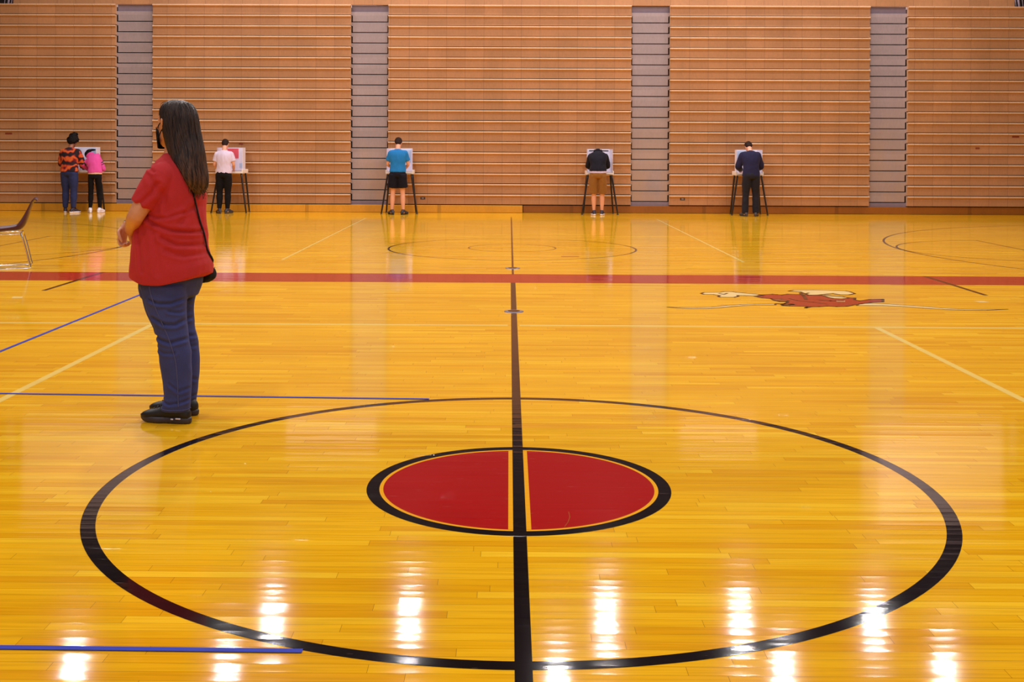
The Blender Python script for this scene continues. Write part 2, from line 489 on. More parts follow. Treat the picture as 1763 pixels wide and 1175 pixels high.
    Rr = [(1480,523.4),(1500,522.6),(1530,524),(1560,526),(1590,528),(1620,530.6),(1650,532.5),(1690,533.2),(1735,533),
         (1700,534.6),(1660,534.6),(1625,533.2),(1590,531),(1550,528),(1520,526.6),(1475,526.4)]
    px(Rr,'bone',z1); outline(Rr,.011,z2)
    H1 = [(1207,505.6),(1212,504),(1240,503.6),(1246,502.6),(1262,502.7),(1268,503.8),(1295,506.2),(1315,508.4),(1300,510),(1282,509.4),(1270,509),
          (1271,510.6),(1264,512.3),(1240,512),(1236,510.6),(1240,509.2),(1228,507.6),(1212,507.2)]
    px(H1,'bone',z1); outline(H1,.014,z2)
    outline([(1238,505.6),(1246,507.4),(1252,505.4)],.012,z3,closed=False)
    FACE = [(1301,511),(1309,508.2),(1330,507),(1338,507.6),(1346,508.4),(1356,506.8),(1378,507.4),(1396,508.8),(1420,509.4),(1440,511.6),(1472,513.6),
            (1471,516.4),(1480,518.6),(1497,516),(1520,515.6),(1520,520.2),(1500,521.2),(1484,523.6),(1468,525.8),(1458,528),(1440,528.6),(1424,527.6),(1410,528.8),
            (1395,529),(1387,530.8),(1390,528.2),(1360,527.4),(1348,526.8),(1346,524.8),(1352,523.2),(1356,521),(1352,519.4),(1333,517.6),(1328,514.8),(1312,513.4)]
    px(FACE,'bull',z2); outline(FACE,.015,z3)
    M1 = [(1358,501.6),(1366,500.2),(1400,499.8),(1430,500.4),(1456,501.4),(1464,503),(1472,506),(1462,508),(1446,508),(1434,505.8),(1425,506.6),(1410,508.2),(1392,508.6),(1378,503)]
    px(M1,'bone',z2); outline(M1,.014,z3)
    M2 = [(1412,508),(1430,509.2),(1452,511.4),(1461,513.6),(1452,515),(1434,514.4),(1424,512)]
    px(M2,'bone',z3); outline(M2,.012,z3+.0006)
    E1 = [(1329,515.4),(1345,515.6),(1357,518),(1356,520.2),(1342,519.8),(1334,518)]
    px(E1,'dash',z3); outline(E1,.013,z3+.0006)
    outline([(1378,505),(1384,510),(1388,516)],.018,z3+.0006,closed=False)
    outline([(1392,505),(1386,506.6)],.016,z3+.0006,closed=False)
    outline([(1412,517),(1430,518.4),(1452,518.6)],.02,z3+.0006,closed=False)
    px([(1440,518),(1455,518.2),(1455,520),(1440,519.8)],'bone',z3+.0006)
    outline([(1338,523.4),(1365,524.6),(1352,526.6)],.03,z3,closed=False)
    outline([(1358,514),(1372,518),(1400,521),(1425,524)],.010,z3+.0006,closed=False)
    outline([(1300,511),(1312,510)],.018,z3+.0006,closed=False)
    me = bpy.data.meshes.new('floor'); bm.to_mesh(me); bm.free()
    o = link('floor', me, mats); tag(o, None, kind='structure')
    return o
build_floor()

# painter's tape strips stuck on the floor
def tape(a, b, wd, label):
    bm = bmesh.new(); a = Vector(a); b = Vector(b); t = (b-a).normalized(); nn = Vector((-t.y, t.x, 0))*wd/2
    L = (b-a).length; k = 24; prev = None
    for i in range(k+1):
        p = a + t*(L*i/k)
        q = [bm.verts.new(p+nn*s+Vector((0,0,z))) for s, z in ((-1,.002),(1,.002),(1,.0033),(-1,.0033))]
        if prev:
            for j in range(4): bm.faces.new((prev[j], prev[(j+1)%4], q[(j+1)%4], q[j]))
        else: bm.faces.new(q[::-1])
        prev = q
    bm.faces.new(prev)
    tag(link('floor_tape', bm_mesh(bm), MAT['tape']), label, 'tape', 'blue tape strips on the floor')
tape((-4.6,-1.70,0), (-0.665,-1.74,0), .027, 'blue tape strip on the near floor, ending by the lower left of the big circle')
tape((-5.2,1.945,0), (-0.525,1.79,0), .027, 'blue tape strip behind the shoes of the woman in red, ending on the big circle')
tape((-3.785,2.2,0), (-3.80,7.2,0), .027, 'blue tape strip running diagonally from the left edge to the jeans of the woman')

# net post sleeve covers
for (x, y, r, lab) in ((0,5.56,.09,'round metal floor plate on the centre line, nearer side of the red band'), (0,9.40,.092,'round metal floor plate on the centre line, beyond the red band')):
    bm = bmesh.new()
    bmesh.ops.create_cone(bm, cap_ends=True, segments=40, radius1=r, radius2=r*.96, depth=.006, matrix=Matrix.Translation((x,y,.0042)))
    root = tag(link('floor_plate', bm_mesh(bm), MAT['greymetal']), lab, 'floor plate', 'net post floor plates')
    bm = bmesh.new()
    bmesh.ops.create_cone(bm, cap_ends=True, segments=32, radius1=r*.62, radius2=r*.6, depth=.003, matrix=Matrix.Translation((x,y,.0088)))
    link('lid', bm_mesh(bm), MAT['brownp'], root)

# ------------------------------------------------------------------ bleachers
YW = 21.76
Z0 = 0.178; PZ = 0.2425
AX = [(-9.145,-8.285), (-3.71,-2.845), (2.75,3.635), (8.225,9.095)]
SEC = [(-14.48,-9.145), (-8.285,-3.71), (-2.845,2.75), (3.635,8.225), (9.095,14.48)]
def prism_x(bm, prof, x0, x1, mis=None):
    a = [bm.verts.new((x0, y, z)) for y, z in prof]; b = [bm.verts.new((x1, y, z)) for y, z in prof]
    n = len(prof)
    for i in range(n):
        f = bm.faces.new((a[i], a[(i+1)%n], b[(i+1)%n], b[i])); f.material_index = mis[i] if mis else 0
    for r in (a[::-1], b):
        f = bm.faces.new(r); f.material_index = 2 if mis else 0
def row_mesh(x0, x1, h):
    # profile at local z=0 (bottom gap) .. h (top lip)
    bm = bmesh.new()
    t = h
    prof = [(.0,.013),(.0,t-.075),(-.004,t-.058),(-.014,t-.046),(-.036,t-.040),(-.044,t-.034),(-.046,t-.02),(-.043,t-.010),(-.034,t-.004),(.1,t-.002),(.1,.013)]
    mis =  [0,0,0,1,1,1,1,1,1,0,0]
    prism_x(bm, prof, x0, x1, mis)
    return bm_mesh(bm)
seclab = ['tan wooden bleacher section at the far left, behind the two voters sharing a booth',
          'tan wooden bleacher section behind the woman in red and the white shirt voter',
          'wide tan bleacher section in the middle, from the blue shirt voter to the dark hoodie',
          'tan wooden bleacher section behind the voter in the navy jacket',
          'tan wooden bleacher section at the far right edge with no voter before it']
for si, (x0, x1) in enumerate(SEC):
    root = empty('bleacher_section', ((x0+x1)/2, YW, 0))
    tag(root, seclab[si], 'bleachers', 'folded bleacher sections')
    hx = (x1-x0)/2
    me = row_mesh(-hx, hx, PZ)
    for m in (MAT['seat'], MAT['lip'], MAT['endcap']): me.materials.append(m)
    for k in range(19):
        o = bpy.data.objects.new('row_front', me); COL.objects.link(o); o.parent = root
        o.location = (0, 0.002*((k*7)%3), Z0 + PZ*k)
    bm = bmesh.new(); box(bm, -hx, hx, .085, 1.3, 0.0, Z0+PZ*19-.06)
    link('shade_backing', bm_mesh(bm), MAT['dark'], root)  # solid dark backing, paints the gaps between rows as shade
# small labels and sockets on the fronts
def plate(root, x, z, wd, h, mat, name, dark=None):
    bm = bmesh.new(); box(bm, x-wd/2-root.location.x, x+wd/2-root.location.x, -.006, .004, z-h/2, z+h/2, .002)
    return link(name, bm_mesh(bm), mat, root)
MAT['labelred'] = plain('red_row_label', srgb(128, 52, 24), 0.5)
MAT['socket'] = plain('dark_socket', srgb(60, 42, 34), 0.5)
secs = [o for o in COL.objects if o.name.startswith('bleacher_section')]
def wall_pt(px_, py_):
    d = CAM_F + CAM_R*((px_-PCX)/FPX) - CAM_U*((py_-PCY)/FPX); k = (YW-CAM_C.y)/d.y
    p = CAM_C + d*k; return p.x, p.z
for (px_, py_, sw, sh) in ((15,230,12,3),(83.5,249,7,4),(415,247.8,7,2.6),(896,247.5,10,3),(1343,247.5,8,4),(1683,255.5,7,2.5),(1748.5,235.5,12,3.5)):
    x, z = wall_pt(px_, py_)
    r = min((o for o in secs), key=lambda o: abs(o.location.x-x))
    if px_ != 83.5: plate(r, x, z, sw/75, sh/75, MAT['labelred'], 'row_label')
for (px_, py_) in ((728,341.5),(1175,343)):
    x, z = wall_pt(px_, py_)
    r = min((o for o in secs), key=lambda o: abs(o.location.x-x) if True else 0)
    p_ = plate(r, x, z, .11, .055, MAT['socket'], 'latch_socket')
    bm = bmesh.new()
    box(bm, x-.03-r.location.x, x+.03-r.location.x, -.02, -.005, z-.012, z+.018, .004)
    link('latch_hook', bm_mesh(bm), MAT['greymetal'], p_)

# aisles
lab = ['mauve grey aisle of folded steps left of the woman in red', 'mauve grey aisle of folded steps just left of the blue shirt voter',
       'mauve grey aisle of folded steps right of the voter in the dark hoodie', 'mauve grey aisle of folded steps nearest the right edge']
for ai, (x0, x1) in enumerate(AX):
    c = (x0+x1)/2; hw = (x1-x0)/2
    root = empty('bleacher_aisle', (c, YW, 0))
    tag(root, lab[ai], 'aisle steps', 'stair aisles between the bleacher sections')
    g = 0.03; rec = .085
    bm = bmesh.new()
    # step front: narrow face with a wider lip, one closed outline extruded in depth
    zt = PZ - .004; zm = PZ - .155 + .004
    O = [(-hw+g, .016), (hw-g, .016), (hw-g, .155), (hw-.001, .155), (hw-.001, PZ-.0035), (-hw+.001, PZ-.0035), (-hw+.001, .155), (-hw+g, .155)]
    fa = [bm.verts.new((x, rec, z)) for x, z in O]; fb = [bm.verts.new((x, rec+.05, z)) for x, z in O]
    bm.faces.new(fa); bm.faces.new(fb[::-1])
    for i in range(8): bm.faces.new((fa[i], fa[(i+1)%8], fb[(i+1)%8], fb[i]))
    bmesh.ops.bevel(bm, geom=[e for e in bm.edges if abs(e.verts[0].co.y-rec)<1e-5 and abs(e.verts[1].co.y-rec)<1e-5 and abs(e.verts[0].co.z-e.verts[1].co.z)<1e-5 and e.verts[0].co.z>.2], offset=.006, segments=2, affect='EDGES')
    me = bm_mesh(bm); me.materials.append(MAT['step'])
    for k in range(18):
        o = bpy.data.objects.new('step_front', me); COL.objects.link(o); o.parent = root
        o.location = (0, .0, Z0 + PZ*(k+1) - .155)
    bm = bmesh.new(); box(bm, -hw+.001, hw-.001, rec-.01, rec+.03, .03, Z0+PZ-.155-.006, .004)
    link('bottom_strip', bm_mesh(bm), MAT['strip'], root)
    bm = bmesh.new(); box(bm, -hw+.001, hw-.001, .16, 1.3, 0.0, 4.6)
    link('shade_backing', bm_mesh(bm), MAT['dark'], root)  # black backing gives the slits beside the steps their painted shade
    bm = bmesh.new(); box(bm, -hw+.001, hw-.001, .15, .159, 4.52, Z0+PZ*19-.002)
    link('top_riser', bm_mesh(bm), MAT['strip'], root)

# kick boards along the floor (skirting of the folded bank)
bm = bmesh.new(); box(bm, -14.48, 0.26, -.045, .05, 0.004, Z0-.008, .004)
o = link('baseboard_left', bm_mesh(bm), MAT['kick']); o.location = (0, YW, 0); tag(o, None, kind='structure')
bm = bmesh.new(); box(bm, 0.275, 14.48, .03, .07, 0.004, Z0-.008, .004)
o = link('baseboard_right', bm_mesh(bm), MAT['kick_shade']); o.location = (0, YW, 0); tag(o, None, kind='structure')

# back panel above the top row, end rails
bm = bmesh.new(); box(bm, -11.56, 11.57, .09, .15, Z0+PZ*19, 4.955, .006)
o = tag(link('back_panel', bm_mesh(bm), MAT['seat']), 'long tan panel running above the topmost bleacher row', 'panel'); o.location = (0, YW, 0)
MAT['railwhite'] = plain('pale_metal', srgb(196, 180, 200), 0.4, 0.2)
for s, lb in ((-1, 'pale upright railing above the bleachers in the top left corner'), (1, 'pale upright railing above the bleachers in the top right corner')):
    root = empty('guard_rail', (s*11.62, YW+.2, Z0+PZ*19))
    tag(root, lb, 'railing', 'railings at the ends of the top row')
    for j, (dx, r_) in enumerate(((.03,.011),(.1,.024),(.19,.008),(.42,.012),(.66,.024),(.9,.012),(1.15,.024))):
        bm = bmesh.new(); limb(bm, [(s*dx, 0, 0), (s*(dx-.12), 0, 0.95)], [r_, r_], 10, 2, .2)
        link('post', bm_mesh(bm, True), MAT['railwhite'], root)
    bm = bmesh.new(); limb(bm, [(-s*.12, 0, .95), (s*2.1, 0, .95)], [.022, .022], 10, 2, .2)
    link('top_bar', bm_mesh(bm, True), MAT['railwhite'], root)

# ------------------------------------------------------------------ hall shell
def struct(name, x0, x1, y0, y1, z0, z1, mat):
    bm = bmesh.new(); box(bm, x0, x1, y0, y1, z0, z1)
    return tag(link(name, bm_mesh(bm), mat), None, kind='structure')
struct('wall_back', -14.7, 14.7, 24.3, 24.5, 0, CEIL, MAT['wall'])
struct('wall_left', -14.7, -14.5, -14, 24.3, 0, CEIL, MAT['wall'])
struct('wall_right', 14.5, 14.7, -14, 24.3, 0, CEIL, MAT['wall'])
struct('ceiling', -14.7, 14.7, -14, 24.5, CEIL, CEIL+.2, MAT['ceil'])
# white painted bays of the upper back wall, which the lacquered floor mirrors
struct('trim_1', -11.76, -8.81, 22.85, 24.3, 4.0, 7.54, MAT['whitewall'])
struct('trim_2', 8.85, 11.80, 22.85, 24.3, 4.0, 7.54, MAT['whitewall'])
struct('trim_3', -5.38, -3.24, 22.85, 24.3, 4.0, 5.54, MAT['whitewall'])
struct('trim_4', 4.09, 5.90, 22.85, 24.3, 4.0, 5.45, MAT['whitewall'])

# high bay lamps: housing over each lamp opening
lampmats = plain('lamp_housing', srgb(120, 116, 120), 0.4, 0.5)
def lamp_mesh():
    bm = bmesh.new(); n = 24
    prof = [(.25,-.01),(.22,.12),(.14,.24),(.10,.30),(.10,.46),(.02,.48),(.02,.60)]
    rings = [[bm.verts.new((r*math.cos(2*PI*i/n), r*math.sin(2*PI*i/n), z)) for i in range(n)] for r, z in prof]
    for a, b in zip(rings[:-1], rings[1:]):
        for i in range(n): bm.faces.new((a[i], a[(i+1)%n], b[(i+1)%n], b[i]))
    bm.faces.new(rings[-1])
    return bm_mesh(bm, True)
lm = lamp_mesh(); lm.materials.append(lampmats)
for (lx, ly) in LAMPS:
    o = bpy.data.objects.new('high_bay_lamp', lm); COL.objects.link(o); o.location = (lx, ly, LAMP_Z)
    tag(o, 'round grey high bay lamp hanging from the dark ceiling', 'lamp', 'high bay ceiling lamps')

# ------------------------------------------------------------------ voting booths
def booth(cx, label, yb=21.1, poster=None, rot=0.0, lean=0.0):
    root = empty('voting_booth', (cx, yb, 0), rot)
    tag(root, label, 'voting booth', 'voting booths along the bleachers')
    wd = .30
    # tray with raised rim
    bm = bmesh.new()
    box(bm, -wd-.01, wd+.01, .0, .46, .895, .915, .004)
    box(bm, -wd-.012, -wd+.012, .0, .46, .915, .985, .004); box(bm, wd-.012, wd+.012, .0, .46, .915, .985, .004)
    box(bm, -wd+.012, wd-.012, .44, .46, .915, .985, .004)
    box(bm, -wd+.012, wd-.012, .0, .012, .9, .935, .003)
    link('tray', bm_mesh(bm), MAT['tray'], root)
    # folded privacy screen: back and two wings flaring outward
    bm = bmesh.new()
    def slab(p, q, z0, z1, t=.006):
        p = Vector((*p,0)); q = Vector((*q,0)); d = (q-p).normalized(); nn = Vector((-d.y, d.x, 0))*t
        c = [p, q, q+nn, p+nn]
        a = [bm.verts.new((v.x, v.y, z0)) for v in c]; b = [bm.verts.new((v.x, v.y, z1)) for v in c]
        bm.faces.new(a[::-1]); bm.faces.new(b)
        for i in range(4): bm.faces.new((a[i], a[(i+1)%4], b[(i+1)%4], b[i]))
    slab((-.25,.42), (.25,.42), .955, 1.475)
    slab((.252,.42), (.285,.06), .955, 1.475); slab((-.285,.06), (-.252,.42), .955, 1.475)
    sc_ = link('privacy_screen', bm_mesh(bm), MAT['board'], root)
    def panel(x0, x1, z0, z1, mat, nm):
        bm = bmesh.new(); box(bm, x0, x1, .413, .4195, z0, z1, .0015); return link(nm, bm_mesh(bm), MAT[mat], sc_)
    if poster == 'pink':
        panel(-.16, .10, 1.23, 1.455, 'pinkposter', 'poster')
        panel(.12, .2, 1.02, 1.12, 'blueposter', 'notice')
    elif poster == 'header':
        panel(-.22, .225, 1.425, 1.45, 'ink', 'heading_line')
        panel(-.05, .2, 1.1, 1.38, 'blueposter', 'notice')
    elif poster == 'blue':
        panel(-.2, .03, 1.18, 1.45, 'blueposter', 'notice')
    else:
        panel(.05, .22, 1.15, 1.44, 'blueposter', 'notice')
    for sx, y0, y1, sp in ((-1,.05,-.02,.40), (1,.05,-.02,.40), (-1,.40,.47,.34), (1,.40,.47,.34)):
        bm = bmesh.new()
        limb(bm, [(sx*.265, y0, .905), (sx*(.265+(sp-.265)*.5), (y0+y1)/2, .455), (sx*sp, y1, .012)], [.021, .020, .018], 12, 3, .1)
        lg = link('leg', bm_mesh(bm, True), MAT['blackm'], root)
        bm = bmesh.new(); limb(bm, [(sx*sp, y1, .024), (sx*sp, y1, .003)], [.022, .022], 12, 1, .05)
        link('foot_cap', bm_mesh(bm, True), MAT['rubber'], lg)
    return root

booth(-9.68, 'white voting booth shared by the two voters at the far left', 21.12, None)
booth(-6.36, 'white voting booth with a pink poster, in front of the white shirt voter', 21.1, 'pink', -.05)
booth(-2.52, 'white voting booth in front of the voter in the bright blue shirt', 21.1, 'x')
booth(1.99, 'white voting booth in front of the voter in the dark hoodie and tan shorts', 21.1, 'header')
booth(5.35, 'white voting booth in front of the voter in the navy jacket', 21.1, 'blue')

# ------------------------------------------------------------------ figures
def finger_set(bm, wrist, dirv, palm_n, thumb_side, L=.095, curl=0.6, r=.0085, scale=1.0):
    """palm and five separate fingers; dirv along the hand, palm_n out of the palm, thumb_side = unit vector towards the thumb"""
    d = dirv.normalized(); n = (palm_n - d*palm_n.dot(d)).normalized(); s = (thumb_side - d*thumb_side.dot(d)); s = (s - n*s.dot(n)).normalized()
    w = Vector(wrist); k = scale
    loft(bm, [(w, s*.026*k, n*.019*k), (w+d*.03*k, s*.034*k, n*.018*k), (w+d*.065*k, s*.041*k, n*.015*k), (w+d*L*k, s*.040*k, n*.012*k)], 14, 3, .4)
    for j, (off, ln) in enumerate(((.031,.068),(.0105,.076),(-.0105,.071),(-.031,.056))):
        b = w + d*(L-.006)*k + s*off*k
        c = curl*(1+.12*j)
        pts = [b]; ang = 0.0; p = b.copy()
        for q, f in enumerate((.42,.32,.26)):
            ang += c*(.55 if q==0 else 1.0)
            p = p + (d*math.cos(ang) + n*math.sin(ang))*ln*f*k
            pts.append(p.copy())
        limb(bm, pts, [r*k, r*.95*k, r*.85*k, r*.68*k], 10, 3, .9)
    tb = w + d*.022*k + s*.026*k
    limb(bm, [tb, tb + (d*.6+s*.8+n*.2)*.034*k, tb + (d*.95+s*.75+n*.5)*.050*k, tb + (d*1.25+s*.55+n*.75)*.060*k], [.0125*k, .0105*k, .0095*k, .0075*k], 10, 3, .9)

def head_into(bm, C, Rm, k=1.0, face=True):
    """C = skull centre; Rm: columns right, forward, up"""
    def P(x, y, z): return C + Rm @ Vector((x*k, y*k, z*k))
    X = Rm @ Vector((1,0,0)); Y = Rm @ Vector((0,1,0)); Z = Rm @ Vector((0,0,1))
    secs = [(-.125,.075,.018,.020),(-.108,.062,.040,.036),(-.085,.040,.056,.062),(-.05,.020,.066,.082),(-.01,.006,.072,.094),(.03,.0,.076,.099),(.07,-.004,.072,.094),(.098,-.008,.056,.074),(.116,-.01,.030,.042)]
    loft(bm, [(P(0,y,z), X*a*k, Y*b*k) for z,y,a,b in secs], 20, 3, .4)
    # nose, brow, lips, chin, ears
    limb(bm, [P(0,.098,.028), P(0,.108,.004), P(0,.118,-.018)], [.008*k,.010*k,.013*k], 8, 2, .8)
    limb(bm, [P(-.045,.082,.034), P(0,.098,.038), P(.045,.082,.034)], [.009*k,.011*k,.009*k], 8, 2, .8)
    limb(bm, [P(-.022,.092,-.048), P(0,.102,-.046), P(.022,.092,-.048)], [.006*k,.009*k,.006*k], 8, 2, .8)
    limb(bm, [P(-.02,.09,-.062), P(0,.098,-.062), P(.02,.09,-.062)], [.006*k,.009*k,.006*k], 8, 2, .8)
    for s in (-1,1):
        limb(bm, [P(s*.073,-.002,-.025), P(s*.080,-.010,.0), P(s*.082,-.014,.022), P(s*.076,-.004,.03)], [.007*k,.010*k,.011*k,.006*k], 8, 2, .8)
        ellipsoid(bm, P(s*.045,.062,-.02), .02*k,.022*k,.018*k, Rm)

def eyes(parent, C, Rm, k=1.0):
    for s in (-1,1):
        bm = bmesh.new(); ellipsoid(bm, C + Rm @ Vector((s*.031*k,.0845*k,.012*k)), .012*k,.0115*k,.0085*k, Rm, 12, 8)
        link('eye', bm_mesh(bm, True), MAT['eye'], parent)

def shoe(parent, ank, fwd, upper, sole, L=.285, k=1.0, z=0.0, accent=None):
    """ank: ankle xy; fwd unit vector"""
    f = Vector((fwd[0], fwd[1], 0)).normalized(); s = Vector((f.y, -f.x, 0)); up = Vector((0,0,1))
    A = Vector((ank[0], ank[1], z))
    def sec(t, hw, h, z0=.022, lift=0):
        return (A + f*t*L/.285*k + up*(z0+h/2+lift), s*hw*k, up*(h/2))
    bm = bmesh.new()
    loft(bm, [sec(-.080,.026,.060,.02), sec(-.06,.036,.078,.02), sec(-.02,.039,.088,.02), sec(.03,.040,.082,.02), sec(.075,.043,.066,.02), sec(.12,.046,.052,.02), sec(.16,.042,.044,.02), sec(.187,.028,.032,.02)], 16, 3, .5, power=2.3)
    limb(bm, [A+up*.075-f*.012, A+up*.115-f*.01], [.040*k,.036*k], 14, 2, .1)
    me = remesh(bm, .007, 2)
    u = link('shoe', me, upper, parent)
    bm = bmesh.new(); n = 36; rings = []
    for zz, e in ((.0,-.004),(.006,.001),(.024,.003),(.034,-.001)):
        r = []
        for i in range(n):
            t = 2*PI*i/n; c_ = math.cos(t); s_ = math.sin(t)
            x = .052 + c_*(.147+e)
            wv = (.047 if c_ > 0 else .038) + e - .007*math.exp(-((x-.02)/.04)**2)
            zl = zz + (.014*max(0, (x-.13)/.07)**2 if zz < .03 else .010*max(0,(x-.13)/.07)**2)
            r.append(bm.verts.new(A + f*x*L/.285*k + s*math.copysign(abs(s_)**.8, s_)*wv*k + up*(zl+.001)))
        rings.append(r)
    for a, b in zip(rings[:-1], rings[1:]):
        for i in range(n): bm.faces.new((a[i], a[(i+1)%n], b[(i+1)%n], b[i]))
    bm.faces.new(rings[0][::-1]); bm.faces.new(rings[-1])
    link('sole', bm_mesh(bm, True), sole, u)
    # laces across the instep
    bm = bmesh.new()
    for q in range(4):
        t = .055+.022*q; zz = .108-.011*q
        pa = A+f*t*k+s*.026*k+up*(zz-.018); pb = A+f*t*k-s*.026*k+up*(zz-.018); pm = A+f*(t+.004)*k+up*zz
        limb(bm, [pa, pm, pb], [.0028]*3, 6, 3, .5)
    link('laces', bm_mesh(bm, True), accent or upper, u)
    return u

def spine(lean, side=0.0, z0=.95, z1=1.38, hipy=0.0):
    """returns T(x,y,z) -> (point, rotation) bending the upper body forward by lean and sideways by side"""
    tab = []; p = Vector((0, hipy, z0)); n = 40; top = 1.9
    dz = (top - z0)/n
    for i in range(n+1):
        z = z0 + dz*i
        t = max(0, min(1, (z-z0)/(z1-z0))); t = t*t*(3-2*t)
        Rm = Matrix.Rotation(-side*t, 3, 'Y') @ Matrix.Rotation(-lean*t, 3, 'X')
        tab.append((z, p.copy(), Rm))
        p = p + Rm @ Vector((0,0,dz))
    def T(x, y, z):
        if z <= z0: return Vector((x, y+hipy, z)), Matrix.Identity(3)
        i = min(n-1, int((z-z0)/dz)); f = (z-z0)/dz - i
        a, b = tab[i], tab[i+1]
        c = a[1].lerp(b[1], f); Rm = a[2]
        return c + Rm @ Vector((x, y, 0)), Rm
    return T

def fold_noise(amp, sc=(9,9,5), seed=0.0):
    def f(co, n):
        v = noise.noise(Vector((co.x*sc[0]+seed, co.y*sc[1]+seed*1.7, co.z*sc[2]-seed)))
        w_ = noise.noise(Vector((co.x*sc[0]*2.3+seed, co.y*sc[1]*2.3, co.z*sc[2]*2.6-seed)))
        return amp*(1-abs(v)*3)*.5 + amp*.4*w_
    return f

def sec_t(T, z, y, rx, ry, x=0.0):
    c, Rm = T(x, y, z)
    return (c, Rm @ Vector((rx,0,0)), Rm @ Vector((0,ry,0)))

def voter(name_label, loc, rz, k, P):
    """standing adult seen from behind, leaning over the booth.  Local: x right, y forward"""
    T = spine(P.get('lean', .25), P.get('side', 0.0), hipy=P.get('hipy', 0.0))
    bw = P.get('bw', 1.0); hy = P.get('hipy', 0.0)
    skin = P['skin']
    ftl, ftr = P.get('feet', ((-.10,-.02),(.10,.0)))
    hips = [(-.088, hy, .90), (.088, hy, .90)]
    feet = [Vector((ftl[0], ftl[1], .075)), Vector((ftr[0], ftr[1], .075))]
    knees = [Vector((hips[i][0]*.6+feet[i].x*.45, (hips[i][1]+feet[i].y)/2+P.get('kneey', .02), .49)) for i in (0,1)]
    sh = [T(-.152*bw, P.get('shy',.0), 1.378)[0], T(.152*bw, P.get('shy',.0), 1.378)[0]]
    wr = [Vector(P['wl']), Vector(P['wr'])]
    el = [Vector(P['el']), Vector(P['er'])]
    # head
    hc, hR = T(P.get('hx',0), .015, 1.50)
    nod = P.get('nod', .5); hR = Matrix.Rotation(-P.get('tilt', 0), 3, 'Y') @ Matrix.Rotation(-nod, 3, 'X') @ hR
    C = hc + hR @ Vector((0, .015, .135))
    bm = bmesh.new()
    head_into(bm, C, hR, .97)
    nb, nR = T(0, -.01, 1.40)
    limb(bm, [nb, hc + nR @ Vector((0,.0,.0)), C + hR @ Vector((0,-.02,-.07))], [.062,.056,.056], 14, 3, .3)
    loft(bm, [sec_t(T, z, y, rx*bw, ry*bw) for z,y,rx,ry in ((.86,0,.15,.10),(.95,0,.155,.105),(1.05,0,.135,.09),(1.2,0,.15,.10),(1.33,0,.165,.095),(1.41,0,.13,.07),(1.44,-.005,.07,.055))], 20, 3, .3)
    for i in (0,1):
        limb(bm, [sh[i], sh[i].lerp(el[i], .5), el[i], el[i].lerp(wr[i], .4), wr[i]], [.044,.044,.037,.038,.027], 12, 3, .6)
        s = -1 if i==0 else 1
        d = (wr[i]-el[i]).normalized(); d = (d + Vector((0,.6,-.15))).normalized()
        finger_set(bm, wr[i], d, Vector((0,0,-1)), Vector((-s,0,0)), curl=.35, r=.009)
        limb(bm, [Vector(hips[i]), Vector(hips[i]).lerp(knees[i], .5), knees[i], knees[i].lerp(feet[i], .35), feet[i].lerp(knees[i], .12), feet[i]], [.085*bw,.076*bw,.052,.054,.034,.034], 14, 3, .4)
        limb(bm, [feet[i]+Vector((0,-.03,-.03)), feet[i]+Vector((0,.12,-.05))], [.032,.026], 10, 2, .6)
    me = remesh(bm, .009, 2)
    if k != 1: me.transform(Matrix.Scale(k, 4))
    body = link('person', me, skin); body.location = loc; body.rotation_euler = (0,0,rz)
    tag(body, name_label, 'person')
    kids = []
    def child(nm, me, mat):
        if k != 1: me.transform(Matrix.Scale(k, 4))
        return link(nm, me, mat, body)
    # eyes
    for s in (-1,1):
        bm = bmesh.new(); ellipsoid(bm, C + hR @ Vector((s*.03,.082,.012)), .012,.0115,.0085, hR, 10, 8); child('eye', bm_mesh(bm, True), MAT['eye'])
    # trousers
    bm = bmesh.new(); pz = P.get('pant_top', 1.0); hem = P.get('hem', .07); pr = P.get('pr', 1.0)
    loft(bm, [sec_t(T, z, y, rx*bw, ry*bw) for z,y,rx,ry in ((.84,-.005,.168,.118),(.90,-.012,.176,.128),(.97,-.005,.166,.118),(pz,0,.158,.110))], 22, 3, .1)
    for i in (0,1):
        h = Vector(hips[i]); kn = knees[i]; ft = feet[i]
        s = -1 if i==0 else 1
        if hem > .3:   # shorts
            e = h.lerp(kn, (h.z-hem)/(h.z-kn.z))
            limb(bm, [h+Vector((0,-.01,-.0)), h.lerp(e,.5)+Vector((s*.004,-.004,0)), e+Vector((s*.008,0,0))], [(.096*bw*pr,.115*pr),(.098*bw*pr,.110*pr),(.100*bw*pr,.104*pr)], 18, 4, .03)
        else:
            e = kn.lerp(ft, (kn.z-hem)/(kn.z-ft.z))
            A = P.get('cuff', .060)
            limb(bm, [h+Vector((0,-.008,0)), h.lerp(kn,.5), kn, kn.lerp(e,.4), kn.lerp(e,.85), e], [(.093*bw*pr,.112*pr),(.088*bw*pr,.098*pr),.070*pr,.070*pr,A*1.04,A], 18, 4, .03)
    child(P.get('pant_name','trousers'), remesh(bm, .010, 3, fold_noise(.006, (8,8,7), P['seed'])), P['pants'])
    # top
    bm = bmesh.new(); tz = P.get('top_hem', .93); sp = P.get('loose', 1.0)*bw
    tmin = tz
    loft(bm, [sec_t(T, z, y, rx*sp, ry*sp) for z,y,rx,ry in ((tz,-.004,.178,.128),(tz+.06,-.002,.174,.122),(1.12,0,.160,.112),(1.22,.0,.176,.118),(1.32,.0,.190,.116),(1.385,-.002,.172,.098),(1.425,-.006,.115,.076),(1.455,-.008,.070,.062))], 24, 3, .05)
    sl = P.get('sleeve', 'short')
